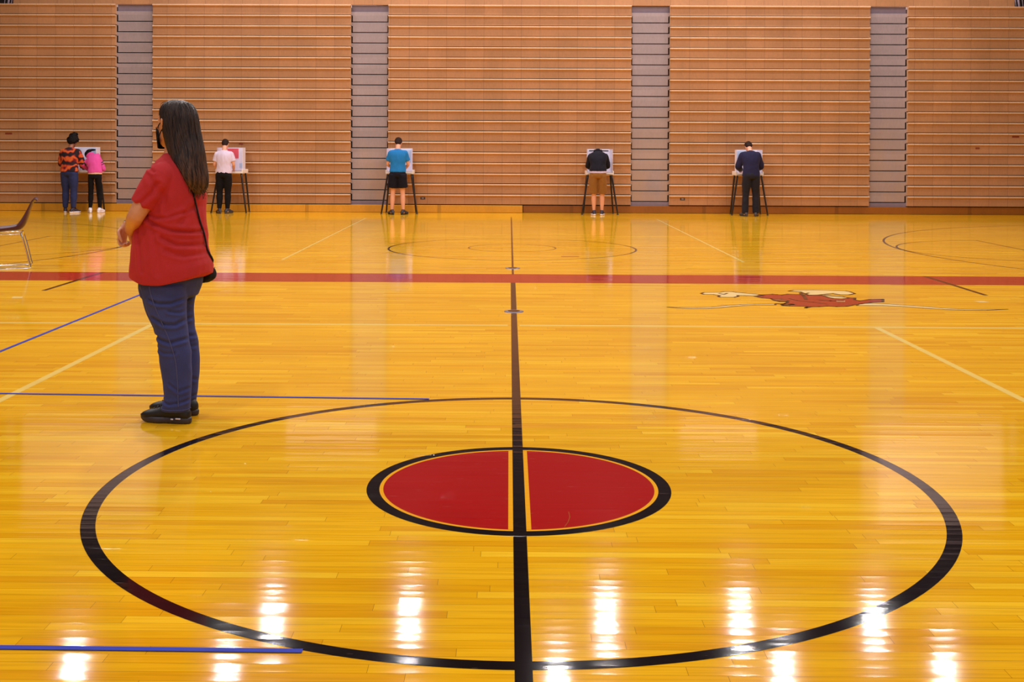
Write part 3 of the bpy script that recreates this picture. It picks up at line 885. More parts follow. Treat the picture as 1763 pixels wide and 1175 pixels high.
    for i in (0,1):
        r0 = P.get('armr', .064)*bw; s_ = -1 if i==0 else 1
        if sl == 'short':
            e = sh[i].lerp(el[i], .68)
            ins = T(s_*.05*bw, 0, 1.405)[0]
            limb(bm, [ins, sh[i]+Vector((0,0,-.006)), sh[i].lerp(e,.5), e], [r0*.7, r0*.98, r0*1.04, r0*1.10], 16, 4, .1)
        else:
            ins = T(s_*.05*bw, 0, 1.405)[0]
            limb(bm, [ins, sh[i]+Vector((0,0,-.006)), sh[i].lerp(el[i],.5), el[i], el[i].lerp(wr[i],.5), wr[i]-(wr[i]-el[i])*.05], [r0*.7, r0*.98, r0*1.08, r0*.98, r0*.86, r0*.66], 16, 4, .1)
    top = child(P.get('top_name','shirt'), remesh(bm, .010, 3, fold_noise(P.get('fold', .007), P.get('fsc', (9,9,5)), P['seed']+3)), P['top'])
    if P.get('hood'):
        bm = bmesh.new(); hp, hRm = T(0, -.075, 1.43)
        pts = []
        for q in range(9):
            a = PI*(1.0+ q/8.0)
            pts.append(hp + hRm @ Vector((math.cos(a)*.085, math.sin(a)*.03+.045, .02-.035*math.sin(-a)*-1*.6)))
        limb(bm, pts, [.02,.03,.036,.04,.042,.04,.036,.03,.02], 12, 2, .7)
        hd = link('hood', remesh(bm, .009, 3), P['top'], top)
        if k != 1: hd.data.transform(Matrix.Scale(k, 4))
    if P.get('undershirt'):
        bm = bmesh.new(); uz = P['undershirt_z']
        loft(bm, [sec_t(T, z, y, rx*sp, ry*sp) for z,y,rx,ry in ((uz,-.008,.174,.124),(uz+.05,-.004,.170,.120),(uz+.1,0,.160,.112))], 22, 3, .05)
        child('undershirt', remesh(bm, .009, 2, fold_noise(.004, (9,9,9), 2.2)), P['undershirt'])
    # hair
    bm = bmesh.new(); hs = P.get('hair', 'short')
    def H(x,y,z): return C + hR @ Vector((x,y,z))
    X = hR @ Vector((1,0,0)); Y = hR @ Vector((0,1,0))
    if hs in ('short','puffy','long','buzz'):
        g = {'short':.010,'puffy':.040,'long':.018,'buzz':.006}[hs]
        loft(bm, [(H(0,y,z), X*(a+g), Y*(b+g)) for z,y,a,b in ((-.055,-.055,.048,.030),(-.02,-.042,.066,.052),(.02,-.030,.075,.070),(.05,-.016,.075,.082),(.08,-.010,.068,.083),(.105,-.010,.050,.062),(.119,-.01,.026,.034))], 20, 3, .6)
    if hs == 'puffy':
        ellipsoid(bm, H(.0,-.03,.115), .10,.10,.06, hR); ellipsoid(bm, H(.03,-.05,.165), .07,.06,.04, hR); ellipsoid(bm, H(0,-.07,-.03), .098,.07,.075, hR); ellipsoid(bm, H(-.08,-.02,.04), .06,.07,.06, hR); ellipsoid(bm, H(.08,-.02,.04), .06,.07,.06, hR)
    if hs == 'long':
        limb(bm, [H(.02,-.08,.03), H(.07,-.09,-.02), H(.13,-.06,-.05), H(.19,-.01,-.10)], [.05,.04,.028,.010], 12, 3, .8)
    def hd_(co, n):
        v = noise.noise(co*38); w2 = noise.noise(co*90)
        return (.012 if hs=='puffy' else .004)*v + .002*w2
    child('hair', remesh(bm, .007, 1, hd_), P['haircol'])
    # shoes
    for i in (0,1):
        s = -1 if i==0 else 1
        o_ = shoe(body, (feet[i].x*k, feet[i].y*k), (s*P.get('toe', .25), 1), P['shoe'], P['sole'], k=P.get('sk',1.0), accent=P.get('lace'))
        if P.get('socks'):
            bm = bmesh.new(); limb(bm, [feet[i]+Vector((0,0,.0)), feet[i].lerp(knees[i], .14)], [.041,.040], 14, 2, .05)
            child('sock', bm_mesh(bm, True), P['socks'])
    return body, T, child

# fleece pattern: wavy bands of orange, maroon and black
def fleece():
    m, nt, b = nt_new('patterned_fleece')
    tc = N(nt, 'ShaderNodeTexCoord'); v = tc.outputs['Object']
    wv = N(nt, 'ShaderNodeTexWave'); wv.wave_type='BANDS'; wv.bands_direction='Z'
    wv.inputs['Scale'].default_value = 1.6; wv.inputs['Distortion'].default_value = 9.0; wv.inputs['Detail'].default_value = 1.2
    wv.inputs['Detail Scale'].default_value = 3.4
    nt.links.new(mapping(nt, v, (1,1,1), (0.1,0,.30)), wv.inputs['Vector'])
    c = ramp(nt, wv.outputs[0], [(0.0, srgb(24,10,20)), (0.34, srgb(56,12,26)), (0.52, srgb(140,26,34)), (0.72, srgb(196,62,26)), (1.0, srgb(214,100,34))])
    nz = noise_tex(nt, v, 60, 3)
    c = mixc(nt, 0.5, c, ramp(nt, nz.outputs[0], [(0.3,(.6,.6,.6)),(.7,(1.15,1.1,1.1))]), 'MULTIPLY')
    nt.links.new(c, b.inputs['Base Color']); b.inputs['Roughness'].default_value = .9
    bump(nt, b, nz.outputs[0], .5, .01); return m

DENIM = cloth('blue_denim', srgb(44, 50, 92), .25)
BLACKC = cloth('black_cloth', srgb(18, 15, 19), .2, fuzz=.1)
NAVYC = cloth('navy_shorts_cloth', srgb(20, 18, 32), .2, fuzz=.1)
HAIRB = plain('black_hair', srgb(16, 9, 11), .75, spec=.2, var=.4, vscale=60)
HAIRBR = plain('dark_brown_hair', srgb(40, 22, 17), .75, spec=.2, var=.4, vscale=60)
MAT['navyshoe'] = plain('navy_shoe', srgb(40, 34, 54), .6)

voter('person in an orange, maroon and black patterned fleece and jeans writing beside the pink hoodie', (-9.90, 20.93, 0), -.10, 1.0, dict(
    skin=MAT['skin_dark'], lean=.22, nod=.30, wl=(-.10,.36,1.0), wr=(.12,.38,1.02), el=(-.235,.10,1.10), er=(.235,.13,1.10), bw=1.06, loose=1.1, armr=.072,
    feet=((-.11,.03),(.12,-.06)), pants=DENIM, pant_name='jeans', hem=.12, cuff=.055, pr=1.08, top=fleece(), top_name='fleece', top_hem=.93, sleeve='long', hair='puffy', haircol=HAIRB,
    shoe=MAT['navyshoe'], sole=MAT['white'], seed=1.3, toe=.45))
b2, T2, ch2 = voter('person in a bright pink hoodie and black leggings bent over the booth', (-9.34, 21.0, 0), .12, .93, dict(
    skin=MAT['skin_dark'], lean=.70, side=.62, nod=.55, tilt=.25, hipy=-.04, wl=(-.24,.30,1.03), wr=(.0,.40,1.03), el=(-.31,.06,1.16), er=(.16,.13,1.05), bw=.92, loose=1.05,
    feet=((-.12,.0),(.10,.02)), pants=BLACKC, pant_name='leggings', hem=.10, cuff=.042, pr=.86, top=cloth('pink_hoodie_cloth', srgb(232, 84, 164), .1), top_name='hoodie', top_hem=.97, sleeve='long', hood=True,
    undershirt=cloth('cream_shirt_cloth', srgb(228, 190, 150), .05), undershirt_z=.935, hair='long', haircol=HAIRB, shoe=MAT['white'], sole=MAT['white'], seed=4.1, toe=.3, lace=MAT['white']))
# two dark bands on each pink sleeve
for ea, ws in (((-.31,.06,1.16), None), ((.16,.13,1.05), None)):
    e = Vector(ea); s0 = T2(-.140 if e.x<0 else .140, 0, 1.378)[0]
    d = (e-s0).normalized(); a_, b_ = frame(d)
    bm = bmesh.new()
    for t in (.56,.68):
        c = s0.lerp(e, t); loft(bm, [(c-d*.010, a_*.068, b_*.068), (c+d*.010, a_*.069, b_*.069)], 24, 1, .0)
    ch2('sleeve_band', bm_mesh(bm, True), MAT['blackm'])
voter('person in a white t-shirt and black trousers at a booth behind the woman in red', (-6.44, 20.95, 0), .04, .97, dict(
    skin=MAT['skin_pale'], lean=.16, nod=.45, wl=(-.09,.34,.98), wr=(.16,.34,.99), el=(-.215,.02,1.12), er=(.22,.02,1.12), bw=1.02,
    feet=((-.10,.0),(.08,.02)), pants=BLACKC, hem=.12, cuff=.052, pr=1.05, top=cloth('white_shirt_cloth', srgb(222, 204, 226), .06), top_name='t_shirt', top_hem=.93, hair='buzz', haircol=HAIRBR,
    shoe=MAT['rubber'], sole=MAT['rubber'], seed=7.7, toe=.5))
voter('person in a bright blue t-shirt and dark shorts with bare calves', (-2.53, 20.82, 0), .02, 1.0, dict(
    skin=MAT['skin_pale'], lean=.20, nod=.42, wl=(-.13,.38,1.0), wr=(.13,.38,1.0), el=(-.225,.07,1.12), er=(.225,.07,1.12), bw=1.04,
    feet=((-.125,.0),(.125,.0)), pants=NAVYC, pant_name='shorts', hem=.60, pr=1.12, top=cloth('blue_shirt_cloth', srgb(34, 120, 188), .14), top_name='t_shirt', top_hem=.95, hair='short', haircol=HAIRBR,
    shoe=MAT['rubber'], sole=MAT['blackshoe'], seed=2.9, toe=.5, socks=None))
voter('person in a dark hoodie and tan shorts, head hidden by the hunched back', (1.93, 20.90, 0), -.05, 1.0, dict(
    skin=MAT['skin_pale'], lean=.74, nod=1.0, hipy=-.08, wl=(-.12,.42,1.03), wr=(.10,.42,1.03), el=(-.215,.15,1.10), er=(.215,.15,1.10), bw=1.04, loose=1.04, shy=.02,
    feet=((-.085,.0),(.09,.0)), pants=cloth('tan_shorts_cloth', srgb(142, 96, 44), .15), pant_name='shorts', hem=.50, pr=.98, top=cloth('black_hoodie_cloth', srgb(24, 22, 34), .2), top_name='hoodie', top_hem=.99, sleeve='long', hood=True,
    undershirt=cloth('lilac_shirt_cloth', srgb(206, 186, 214), .05), undershirt_z=.945, hair='buzz', haircol=plain('cropped_fair_hair', srgb(176, 124, 96), .7), shoe=MAT['navyshoe'], sole=MAT['white'], seed=5.5, toe=.2))
voter('person in a navy jacket and dark jeans, the rightmost voter', (5.31, 20.80, 0), .03, 1.0, dict(
    skin=MAT['skin_pale'], lean=.40, nod=.55, hipy=-.03, wl=(-.13,.42,1.02), wr=(.11,.42,1.02), el=(-.25,.11,1.10), er=(.25,.13,1.10), bw=1.08, loose=1.03, armr=.070,
    feet=((-.125,-.0),(.12,.0)), pants=cloth('dark_jeans_cloth', srgb(34, 32, 42), .2), pant_name='jeans', hem=.075, cuff=.072, pr=1.05, top=cloth('navy_jacket_cloth', srgb(36, 34, 66), .18), top_name='jacket', top_hem=.90, sleeve='long',
    hair='short', haircol=HAIRBR, shoe=plain('grey_shoe', srgb(70, 62, 66), .6), sole=MAT['rubber'], seed=9.2, toe=.35))

# ------------------------------------------------------------------ the woman in red
from mathutils.bvhtree import BVHTree
W0 = at(300, 720); W0.z = 0
AW = math.radians(13); SA, CA = math.sin(AW), math.cos(AW)
EYE = 1.525; HY = 252.3
WM = Matrix.Translation(W0) @ Matrix.Rotation(PI/2 - AW, 4, 'Z'); WI = WM.inverted()
def L3(px, py, x):
    """point of the line of sight that lies at the sideways offset x in the woman's own frame"""
    d = CAM_F + CAM_R*((px-PCX)/FPX) - CAM_U*((py-PCY)/FPX)
    o_ = WI @ CAM_C; dd = WI.to_3x3() @ d
    k = (x - o_.x)/dd.x
    return o_ + dd*k
def wz(py, s, px=300, x=0): return EYE - (py-HY)/s
def wsec(px0, px1, py, x, hw, s, tilt=0.0):
    a = L3(px0, py, x); b = L3(px1, py, x)
    ext = abs(b.y-a.y)/2; d = math.sqrt(max(ext*ext - (hw*.50)**2, ext*ext*.55))
    return (Vector((x, (a.y+b.y)/2, (a.z+b.z)/2)), Vector((hw,0,0)), Vector((0,d,tilt)))
S0, SN, SF = 307.0, 312.0, 302.0
MAT['wskin'] = plain('warm_skin', srgb(212, 146, 108), .45, var=.10, vscale=22)
MAT['wshirt'] = cloth('heather_red_jersey', srgb(190, 48, 52), .14, fuzz=.25)
MAT['wjeans'] = cloth('washed_indigo_denim', srgb(62, 68, 122), .34)
MAT['whair'] = plain('long_dark_brown_hair', srgb(44, 26, 20), .42, var=.5, vscale=50, spec=.5)
# hair colour: long streaks, browner towards the tips
def hair_mat():
    m, nt, b = nt_new('streaked_brown_hair'); tc = N(nt, 'ShaderNodeTexCoord'); v = tc.outputs['Object']
    st = noise_tex(nt, mapping(nt, v, (42, 42, 3.0), rot=(.18,0,0)), 1.6, 4, .6)
    sep = N(nt, 'ShaderNodeSeparateXYZ'); nt.links.new(v, sep.inputs[0])
    tip = math_n(nt, 'DIVIDE', math_n(nt, 'SUBTRACT', 1.56, sep.outputs[2]), .34, clamp=True)
    c = mixc(nt, ramp(nt, st.outputs[0], [(.38,(0,0,0)),(.68,(1,1,1))]), srgb(26,16,14), srgb(66,44,34))
    c2 = mixc(nt, ramp(nt, st.outputs[0], [(.38,(0,0,0)),(.68,(1,1,1))]), srgb(44,26,20), srgb(116,78,54))
    nt.links.new(mixc(nt, tip, c, c2), b.inputs['Base Color'])
    b.inputs['Roughness'].default_value = .45; b.inputs['Specular IOR Level'].default_value = .35
    bump(nt, b, st.outputs[0], .5, .004); return m
MAT['whair'] = hair_mat()

hips = {'n': -.10, 'f': .10}
NEAR = [(490,241,323,.108),(505,243,322,.104),(535,252,321,.094),(558,262,322,.086),(580,271,325,.080),(610,274,329,.077),(640,278,330,.074),(660,281,330,.070),(685,283,329,.067),(698,280,328,.069),(706,278,327,.070)]
FARL = [(490,262,345,.108),(500,262,341,.104),(520,264,336,.098),(545,268,334,.090),(562,274,335,.086),(580,281,340,.080),(610,287,343,.077),(640,291,343.5,.074),(660,292,342,.070),(685,290,338,.067),(697,288,336.5,.069)]
TORSO = [(480,227,365,.232),(460,226,365,.234),(440,229,360,.230),(420,231,357,.224),(400,234,356,.216),(380,240,355,.210),(360,246,354,.205),(340,247,354,.203),(320,250,352,.200),(305,255,349,.195),(292,261,344,.182),(281,268,337,.150),(272,276,327,.112),(264,283,317,.078)]
HC = L3(299, 213.5, 0)
HRm = Matrix.Rotation(math.radians(-27), 3, 'Z')
shl = L3(276, 300, -.172); ell = L3(234, 372, -.235); wrl = L3(224, 397, -.055)
shr = Vector((.178, shl.y-.01, shl.z)); elr = Vector((.235, ell.y, ell.z)); wrr = L3(216, 389, .0)

bm = bmesh.new()
head_into(bm, HC, HRm, 1.0)
limb(bm, [Vector((0,-.01,1.40)), Vector((0,.0,1.47)), HC+Vector((0,-.02,-.06))], [.070,.060,.058], 16, 3, .3)
def shrink(sec, k, dw=.02):
    c, a, b = sec; return (c, a*k, b*k)
loft(bm, [shrink(wsec(l, r, py, 0, hw, S0), .90) for py, l, r, hw in TORSO if py < 430], 24, 2, .2)
loft(bm, [shrink(wsec(250, 346, 425, 0, .19, S0), .9), shrink(wsec(248, 346, 460, 0, .18, S0), .88), shrink(wsec(246, 346, 490, 0, .18, S0), .88)], 24, 2, .2)
for leg, x, s in ((NEAR, -.10, SN), (FARL, .10, SF)):
    L_ = [shrink(wsec(l, r, py, x, hw, s), .86 if py < 600 else .62) for py, l, r, hw in leg]
    loft(bm, L_, 18, 2, .3)
for sh_, el_, wr_ in ((shl, ell, wrl), (shr, elr, wrr)):
    limb(bm, [sh_, sh_.lerp(el_, .5), el_, el_.lerp(wr_, .35), el_.lerp(wr_, .75), wr_], [.058,.054,.046,.045,.034,.028], 16, 4, .5)
finger_set(bm, wrl, Vector((.55,.05,-.5)), Vector((-.1,-1,-.1)), Vector((.3,.1,.9)), curl=.8, r=.0088, scale=.96)
finger_set(bm, wrr+Vector((0,.006,0)), Vector((-.2,.06,-.95)), Vector((-.1,-1,-.05)), Vector((-.9,.1,.3)), curl=.95, r=.0088, scale=.98)
for x, yy in ((-.10, -.060), (.09, -.003)):
    limb(bm, [(x, yy, .20), (x, yy, .10), (x, yy+.02, .06), (x, yy+.12, .045)], [.045,.036,.036,.028], 12, 3, .5)
woman = link('person', remesh(bm, .0055, 2), MAT['wskin'])
woman.location = W0; woman.rotation_euler = (0, 0, PI/2 - AW)
tag(woman, 'woman in a red t-shirt and jeans with long dark hair and a black face mask', 'person')
eyes(woman, HC, HRm)

def pl_dist(y, z, pts):
    best = 9; sg = 1
    for (a, b), (c, d) in zip(pts[:-1], pts[1:]):
        vx, vz = c-a, d-b; L2 = vx*vx+vz*vz or 1e-9
        t = max(0, min(1, ((y-a)*vx+(z-b)*vz)/L2))
        dx, dz = y-(a+t*vx), z-(b+t*vz); q = math.hypot(dx, dz)
        if q < best: best = q; sg = 1 if (vx*(z-b)-vz*(y-a)) > 0 else -1
    return best, sg
def folds(lines, s, xs, amp_n, seed):
    L_ = [([tuple(L3(px, py, xs).yz) for px, py in pts], a, w_) for pts, a, w_ in lines]
    fn = fold_noise(amp_n, (6,6,6), seed)
    def f(co, n):
        d = fn(co, n)
        if n.x < .3:
            k = min(1, (.3-n.x)*1.6)
            for pts, a, w_ in L_:
                q, sg = pl_dist(co.y, co.z, pts)
                if q < w_*4:
                    d -= k*a*math.exp(-(q/w_)**2)
                    d += k*a*.75*math.exp(-((q-w_*1.9)/(w_*1.1))**2) * (1 if sg > 0 else .5)
        return d
    return f
# t-shirt
bm = bmesh.new()
loft(bm, [wsec(l, r, py, 0, hw, S0) for py, l, r, hw in TORSO], 30, 3, .04, power=2.15)
for sh_, el_, g in ((shl, ell, 1), (shr, elr, 1)):
    sgn = -1 if sh_.x < 0 else 1
    e = sh_.lerp(el_, .74)
    limb(bm, [Vector((sgn*.10, sh_.y-.01, 1.385)), sh_+Vector((0,0,-.012)), sh_.lerp(e, .55), e], [.058,.068,.072,.066], 20, 4, .05)
SF_ = [([(256,363),(268,376),(283,386),(305,396),(328,401),(346,392)], .013, .010), ([(257,356),(272,344),(284,330),(290,315)], .010, .011),
       ([(262,366),(280,373),(300,374),(318,366)], .008, .009), ([(292,408),(312,421),(332,424),(350,414)], .010, .011),
       ([(334,345),(322,365),(316,384)], .008, .012), ([(246,392),(256,425),(262,462)], .007, .012), ([(300,430),(322,442),(350,440)], .006, .012),
       ([(276,300),(288,318),(296,345),(300,365)], .006, .014), ([(262,280),(272,290),(284,296)], .006, .008), ([(275,385),(284,420),(290,465)], .005, .016), ([(340,372),(335,395),(338,418)],.006,.010)]
shirt = link('t_shirt', remesh(bm, .0065, 4, folds(SF_, S0+3, -.12, .006, 3.1)), MAT['wshirt'], woman)
hem_c = wsec(*[TORSO[0][q] for q in (1,2,0)], 0, .2, S0)[0]
for v in shirt.data.vertices:        # the hem hangs lower at the sides than in front and behind
    if v.co.z < hem_c.z + .17 and abs(v.co.x) < .26:
        k_ = 1 - max(0, (v.co.z-hem_c.z))/.17
        v.co.z += k_*(.062*min(1.2, ((v.co.y-hem_c.y)/.24)**2) - .012)
# hem and sleeve band seams follow the cloth
def on_surface(obj, pts, off=.002, direction=None):
    me = obj.data; bv = BVHTree.FromPolygons([v.co for v in me.vertices], [p.vertices for p in me.polygons])
    out = []
    for p in pts:
        if direction is not None:
            h, nn, i, d = bv.ray_cast(Vector(p) - direction*1.0, direction)
            if h is None: continue
        else: h, nn, i, d = bv.find_nearest(Vector(p))
        out.append(h + nn*off)
    return out
# jeans
bm = bmesh.new()
loft(bm, [wsec(246, 350, 455, 0, .20, S0), wsec(242, 352, 475, 0, .205, S0), wsec(241, 348, 492, 0, .198, S0), wsec(244, 342, 508, 0, .185, S0)], 26, 3, .15)
for leg, x, s in ((NEAR, -.10, SN), (FARL, .10, SF)):
    loft(bm, [wsec(l, r, py, x, hw, s) for py, l, r, hw in leg], 24, 3, .04)
JF = [([(270,514),(285,520),(303,521),(321,514)], .008, .008), ([(274,545),(292,556),(308,558),(322,548)], .009, .009), ([(268,575),(284,583),(302,588),(324,583)], .009, .009),
      ([(300,534),(312,538),(322,533)], .006, .007), ([(276,600),(290,606),(308,606)], .005, .008), ([(284,690),(298,694),(314,692),(328,688)], .007, .007), ([(246,500),(258,530),(272,566)], .005, .012), ([(300,660),(314,672),(328,668)],.005,.008)]
jeans = link('jeans', remesh(bm, .0065, 3, folds(JF, SN, -.12, .006, 8.3)), MAT['wjeans'], woman)
MAT['thread'] = plain('denim_seam', srgb(74, 78, 124), .8)
def px_line(pts, x, s): return [L3(px, py, x) for px, py in pts]
sp = on_surface(jeans, px_line([(266,492),(270,508),(276,528),(284,552),(293,575),(300,595),(305,620),(307,645),(308,670),(309,700)], -.15, SN), .0008, Vector((1,0,0)))
bm = bmesh.new(); limb(bm, sp, [.0028]*len(sp), 6, 4, .5); link('side_seam', bm_mesh(bm, True), MAT['thread'], jeans)
for leg, x, s, py in ((NEAR, -.10, SN, 702.5), (FARL, .10, SF, 693.5)):
    l, r = (278.5, 327.5) if x < 0 else (288, 337)
    c, a, b = wsec(l, r, py, x, .069, s)
    ring_ = on_surface(jeans, [c + a*math.cos(t*PI/16) + b*math.sin(t*PI/16) for t in range(33)], .0006)
    bm = bmesh.new(); limb(bm, ring_, [.0022]*len(ring_), 6, 1, .5); link('hem_stitch', bm_mesh(bm, True), MAT['thread'], jeans)
# shoes
MAT['sole_w'] = plain('dark_grey_sole', srgb(58, 50, 58), .5)
for x, yy in ((-.10, -.060), (.09, -.003)):
    u = shoe(woman, (x, yy), (0, 1), MAT['blackshoe'], MAT['sole_w'], k=1.0, L=.29, accent=plain('black_lace', srgb(44, 40, 44), .5))
    bm = bmesh.new()
    for (ya, yb_, za) in ((-.055,-.025,.028),(-.012,.004,.024)):
        box(bm, x-.0445, x-.040, yy+ya, yy+yb_, za, za+.008, .002)
    link('heel_flash', bm_mesh(bm), MAT['board'], u)
    bm = bmesh.new(); limb(bm, [(x, yy-.005, .09), (x, yy-.005, .15)], [.043,.043], 14, 2, .05); link('sock', bm_mesh(bm, True), MAT['blackshoe'], woman)
# long hair
HS = [(174,291,319,.045,0),(180,281,331,.074,0),(191,275.5,338,.090,0),(206,277,341.5,.097,-.002),(225,281,344.5,.099,-.004),(245,285.5,348.5,.100,-.008),(262,291,352,.104,-.014),(280,299,354.5,.112,-.02),(295,309,357,.108,-.025),(310,318,358.5,.096,-.03),(322,326,357,.078,-.03),(333,336,350,.045,-.03)]
hsecs = [wsec(l, r, py, x, hw, S0) for py, l, r, hw, x in HS]
bm = bmesh.new(); loft(bm, hsecs, 40, 4, .12)
def strand(co, n):
    a = math.atan2(co.x, co.y+.06)
    return .0035*noise.noise(Vector((a*16, co.z*1.5, 0))) + .0025*noise.noise(Vector((a*34, co.z*2.5, 5)))
me = remesh(bm, .0055, 2, strand)
hair = link('hair', me, MAT['whair'], woman)
bm = bmesh.new(); rnd = random.Random(5)
dense = interp([(Vector(c), Vector(a), Vector(b)) for c, a, b in hsecs], 2)
for q in range(150):
    ph = rnd.uniform(PI*.42, PI*1.75); j0 = rnd.randint(1, 5); j1 = rnd.randint(len(dense)-8, len(dense)-1)
    pts = []
    for j in range(j0, j1+1):
        c, a, b = dense[j]; k_ = 1.0 + rnd.uniform(-.006, .010)
        ph2 = ph + .10*math.sin(j*.35+q)
        pts.append(c + a*math.cos(ph2)*k_ + b*math.sin(ph2)*k_)
    if j1 > len(dense)-4: pts.append(pts[-1] + Vector((rnd.uniform(-.01,.01), rnd.uniform(-.018,.006), -rnd.uniform(.01,.035))))
    r_ = rnd.uniform(.0022, .0046); n_ = len(pts)
    limb(bm, pts, [r_*(.3+.7*math.sin(PI*(i+.6)/n_)) for i in range(n_)], 6, 1, .5)
link('hair_lock', bm_mesh(bm, True), MAT['whair'], hair)['kind'] = 'stuff'
# stray curl above the forehead
bm = bmesh.new()
for q in range(5):
    x_ = -.02+.012*q
    limb(bm, px_line([(292,178),(284,175.5),(278,178),(276.5,183)], x_, S0), [.0016,.0016,.0013,.0008], 5, 3, .5)
link('stray_curl', bm_mesh(bm, True), MAT['whair'], hair)
# face mask with ear loops
bm = bmesh.new(); G = []
for i in range(15):
    th = math.radians(-74 + 148*i/14); row = []
    for j in range(8):
        z_ = -.140 + .128*j/7 * (1-.35*(abs(i-7)/7)**2)
        z_ = z_ + .020*(abs(i-7)/7)**2
        bul = .012*math.exp(-(math.degrees(th)/28)**2) * math.exp(-((z_+.045)/.05)**2)
        wv_ = .066 + .008*min(1, (z_+.14)/.1)
        dv_ = .088 + .010*min(1, max(0,(z_+.14)/.08)) + bul
        row.append(bm.verts.new(HC + HRm @ Vector((wv_*math.sin(th)*1.06, .012 + dv_*math.cos(th)*1.12, z_))))
    G.append(row)
for i in range(14):
    for j in range(7): bm.faces.new((G[i][j], G[i+1][j], G[i+1][j+1], G[i][j+1]))
bmesh.ops.solidify(bm, geom=bm.faces[:], thickness=.003)
mk = link('face_mask', bm_mesh(bm, True), MAT['blackm'], woman)
MAT['maskc'] = cloth('black_mask_cloth', srgb(16, 13, 15), .2, fuzz=.05); mk.data.materials.clear(); mk.data.materials.append(MAT['maskc'])
for s in (-1, 1):
    bm = bmesh.new()
    for za, zb in ((-.022, .01), (-.112, -.035)):
        limb(bm, [HC + HRm @ Vector((s*.066, .055, za)), HC + HRm @ Vector((s*.079, .025, (za+zb)/2)), HC + HRm @ Vector((s*.083, -.008, zb))], [.003]*3, 8, 3, .5)
    link('ear_loop', bm_mesh(bm, True), MAT['maskc'], mk)
# wrist band
bm = bmesh.new()
d = (wrr-elr).normalized(); a_, b_ = frame(d); c = wrr - d*.012
loft(bm, [(c-d*.009, a_*.033, b_*.033), (c+d*.009, a_*.032, b_*.032)], 24, 1, .02)
link('wrist_band', bm_mesh(bm, True), MAT['strip'], woman)
# crossbody bag
sr = on_surface(shirt, [L3(318,300,-.12), L3(334,318,-.10), L3(343,333,-.09), L3(349,355,-.07), L3(353,380,-.03), L3(357,405,.01), L3(361,430,.05), L3(364,450,.09)], .004)
bg = empty('crossbody_bag', woman.matrix_world @ Vector((0,0,0))); 
bg.location = W0; bg.rotation_euler = (0,0,PI/2-AW)
tag(bg, 'small black crossbody bag hanging at the far hip of the woman in red', 'bag')
bm = bmesh.new(); pts = sr + [L3(362, 460, .12)]
secs_ = []
for i, p in enumerate(pts):
    t = pts[min(i+1, len(pts)-1)] - pts[max(i-1, 0)]; a_, b_ = frame(t); secs_.append((p, a_*.0085, b_*.0025))
loft(bm, secs_, 10, 3, .1); link('strap', bm_mesh(bm, True), MAT['maskc'], bg)
bm = bmesh.new()
bc = L3(356, 471, .13)
loft(bm, [(bc+Vector((0,.012,.045)), Vector((.05,0,0)), Vector((0,.018,0))), (bc+Vector((0,.0,.02)), Vector((.062,0,0)), Vector((0,.034,0))), (bc+Vector((0,-.005,-.02)), Vector((.064,0,0)), Vector((0,.038,0))), (bc+Vector((0,.01,-.045)), Vector((.05,0,0)), Vector((0,.028,0)))], 24, 3, .4, power=3)
pch = link('pouch', remesh(bm, .007, 2, fold_noise(.004, (14,14,14), 1.0)), MAT['maskc'], bg)
bm = bmesh.new(); limb(bm, [bc+Vector((-.045,-.026,.03)), bc+Vector((.045,-.026,.03))], [.003,.003], 8, 2, .5); link('zip', bm_mesh(bm, True), MAT['greymetal'], pch)

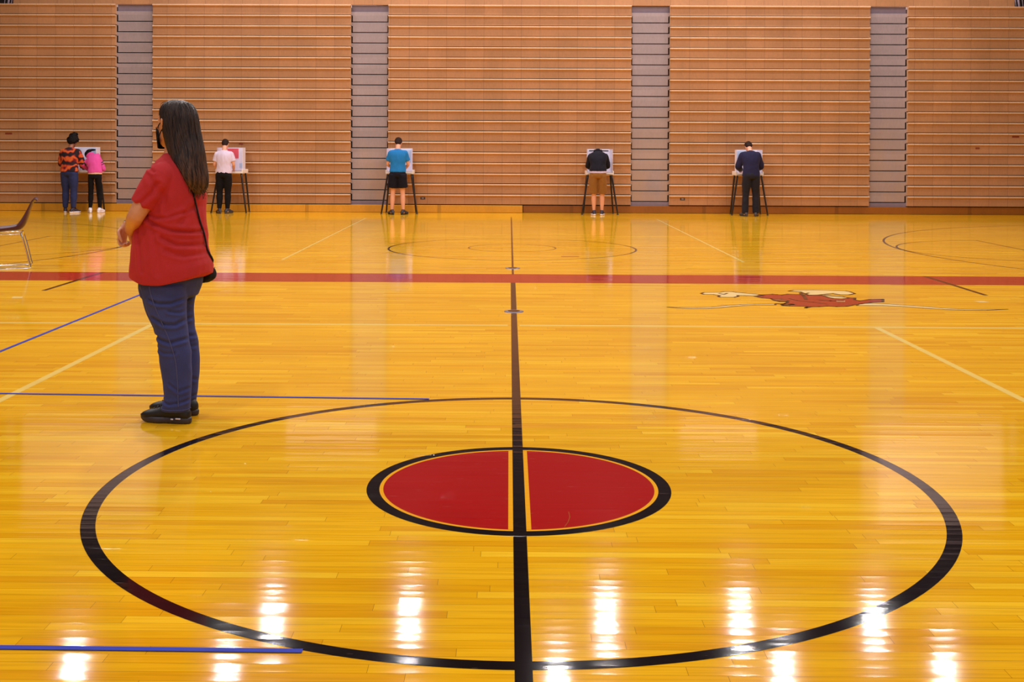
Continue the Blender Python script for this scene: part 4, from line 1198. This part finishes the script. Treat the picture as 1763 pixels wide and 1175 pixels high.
# ------------------------------------------------------------------ chair at the left edge
def chair():
    c0 = at(53, 463.5); CR = math.radians(20)
    root = empty('stacking_chair', (c0.x, c0.y, 0), CR); tag(root, 'plum plastic shell chair on a chrome sled base, cut off by the left edge', 'chair')
    s = FPX/((c0 - CAM_C).dot(CAM_F)); fy = 463.5
    def L(px, py): return ((px-53)/s/1.08, (fy-py)/s)     # x offset, z
    prof = [L(64,345.5), L(61,343.8), L(57,345), L(54.5,349), L(51.5,356), L(48,366), L(44.5,377), L(41,386), L(36,392.5), L(29,395.5), L(18,396), L(5,396.8), L(-8,397.6), L(-18,397), L(-24,400), L(-27,405)]
    P = interp([(Vector((x, 0, z)),) for x, z in prof], 3); P = [p[0] for p in P]
    bm = bmesh.new(); G = []; n = len(P); wid = .225; yc = .24
    FLG = lambda u: .012 + .050*math.exp(-((u-.50)/.16)**2) + .02*math.exp(-((u-.85)/.2)**2)
    for i, p in enumerate(P):
        t = (P[min(i+1,n-1)] - P[max(i-1,0)]).normalized(); nn = Vector((t.z, 0, -t.x))   # towards the underside/back
        if nn.z > 0 and abs(t.z) < .5: nn = -nn
        if abs(t.z) >= .5 and nn.x < 0: nn = -nn
        u = i/(n-1); row = []
        for j in range(17):
            v = -1 + 2*j/16; wloc = wid*(1 - .10*max(0, 1-u*7)**2)
            edge = max(0, abs(v)-.80)/.20
            dish = .012*(1-v*v) if .1 < u < .95 else .004
            q = p + Vector((0, yc + v*wloc - math.copysign(.004*edge, v), 0)) + nn*(dish - edge**1.5*FLG(u))
            row.append(bm.verts.new(q))
        G.append(row)
    for i in range(n-1):
        for j in range(16): bm.faces.new((G[i][j], G[i+1][j], G[i+1][j+1], G[i][j+1]))
    bmesh.ops.recalc_face_normals(bm, faces=bm.faces)
    bmesh.ops.solidify(bm, geom=bm.faces[:], thickness=.007)
    link('seat_shell', bm_mesh(bm, True), MAT['plastic'], root)
    r = .0085
    for nm, y in (('frame', .0), ('frame', .48)):
        k_ = -1 if y == 0 else 1
        xs0 = L(36,402); xf = (-.50, .0)
        pts = [(xs0[0]+.0, y-k_*.06, xs0[1]+.0), (xs0[0]+.004, y, xs0[1]-.014), (L(44,428)[0], y, L(44,428)[1]), (-.012, y, .05), (-.004, y, .022), (-.02, y, .0095), (-.06, y, .009),
               (-.30, y, .009), (-.46, y, .009), (-.50, y, .014), (-.512, y, .04), (-.50, y, .12), (-.44, y, .415), (-.43, y-k_*.03, .432), (-.42, y-k_*.07, .434)]
        bm = bmesh.new(); limb(bm, pts, [r*1.25]*len(pts), 10, 3, .3); link('sled_leg', bm_mesh(bm, True), MAT['metal'], root)
        bm = bmesh.new(); pts = [(xs0[0], y-k_*.03, xs0[1]-.004), (-.3, y-k_*.03, xs0[1]-.012), (-.43, y-k_*.03, .432)]
        limb(bm, pts, [r*.8]*3, 10, 3, .3); link('side_rail', bm_mesh(bm, True), MAT['metal'], root)
    for x, z in ((xs0[0], xs0[1]), (-.42, .434)):
        bm = bmesh.new(); limb(bm, [(x, .04, z), (x, .44, z)], [r, r], 10, 2, .3); link('cross_rail', bm_mesh(bm, True), MAT['metal'], root)
    bm = bmesh.new()
    for y in (0, .48):
        for x in (-.06, -.44): box(bm, x-.02, x+.02, y-.010, y+.010, .001, .008, .002)
    link('floor_glide', bm_mesh(bm), MAT['rubber'], root)
chair()
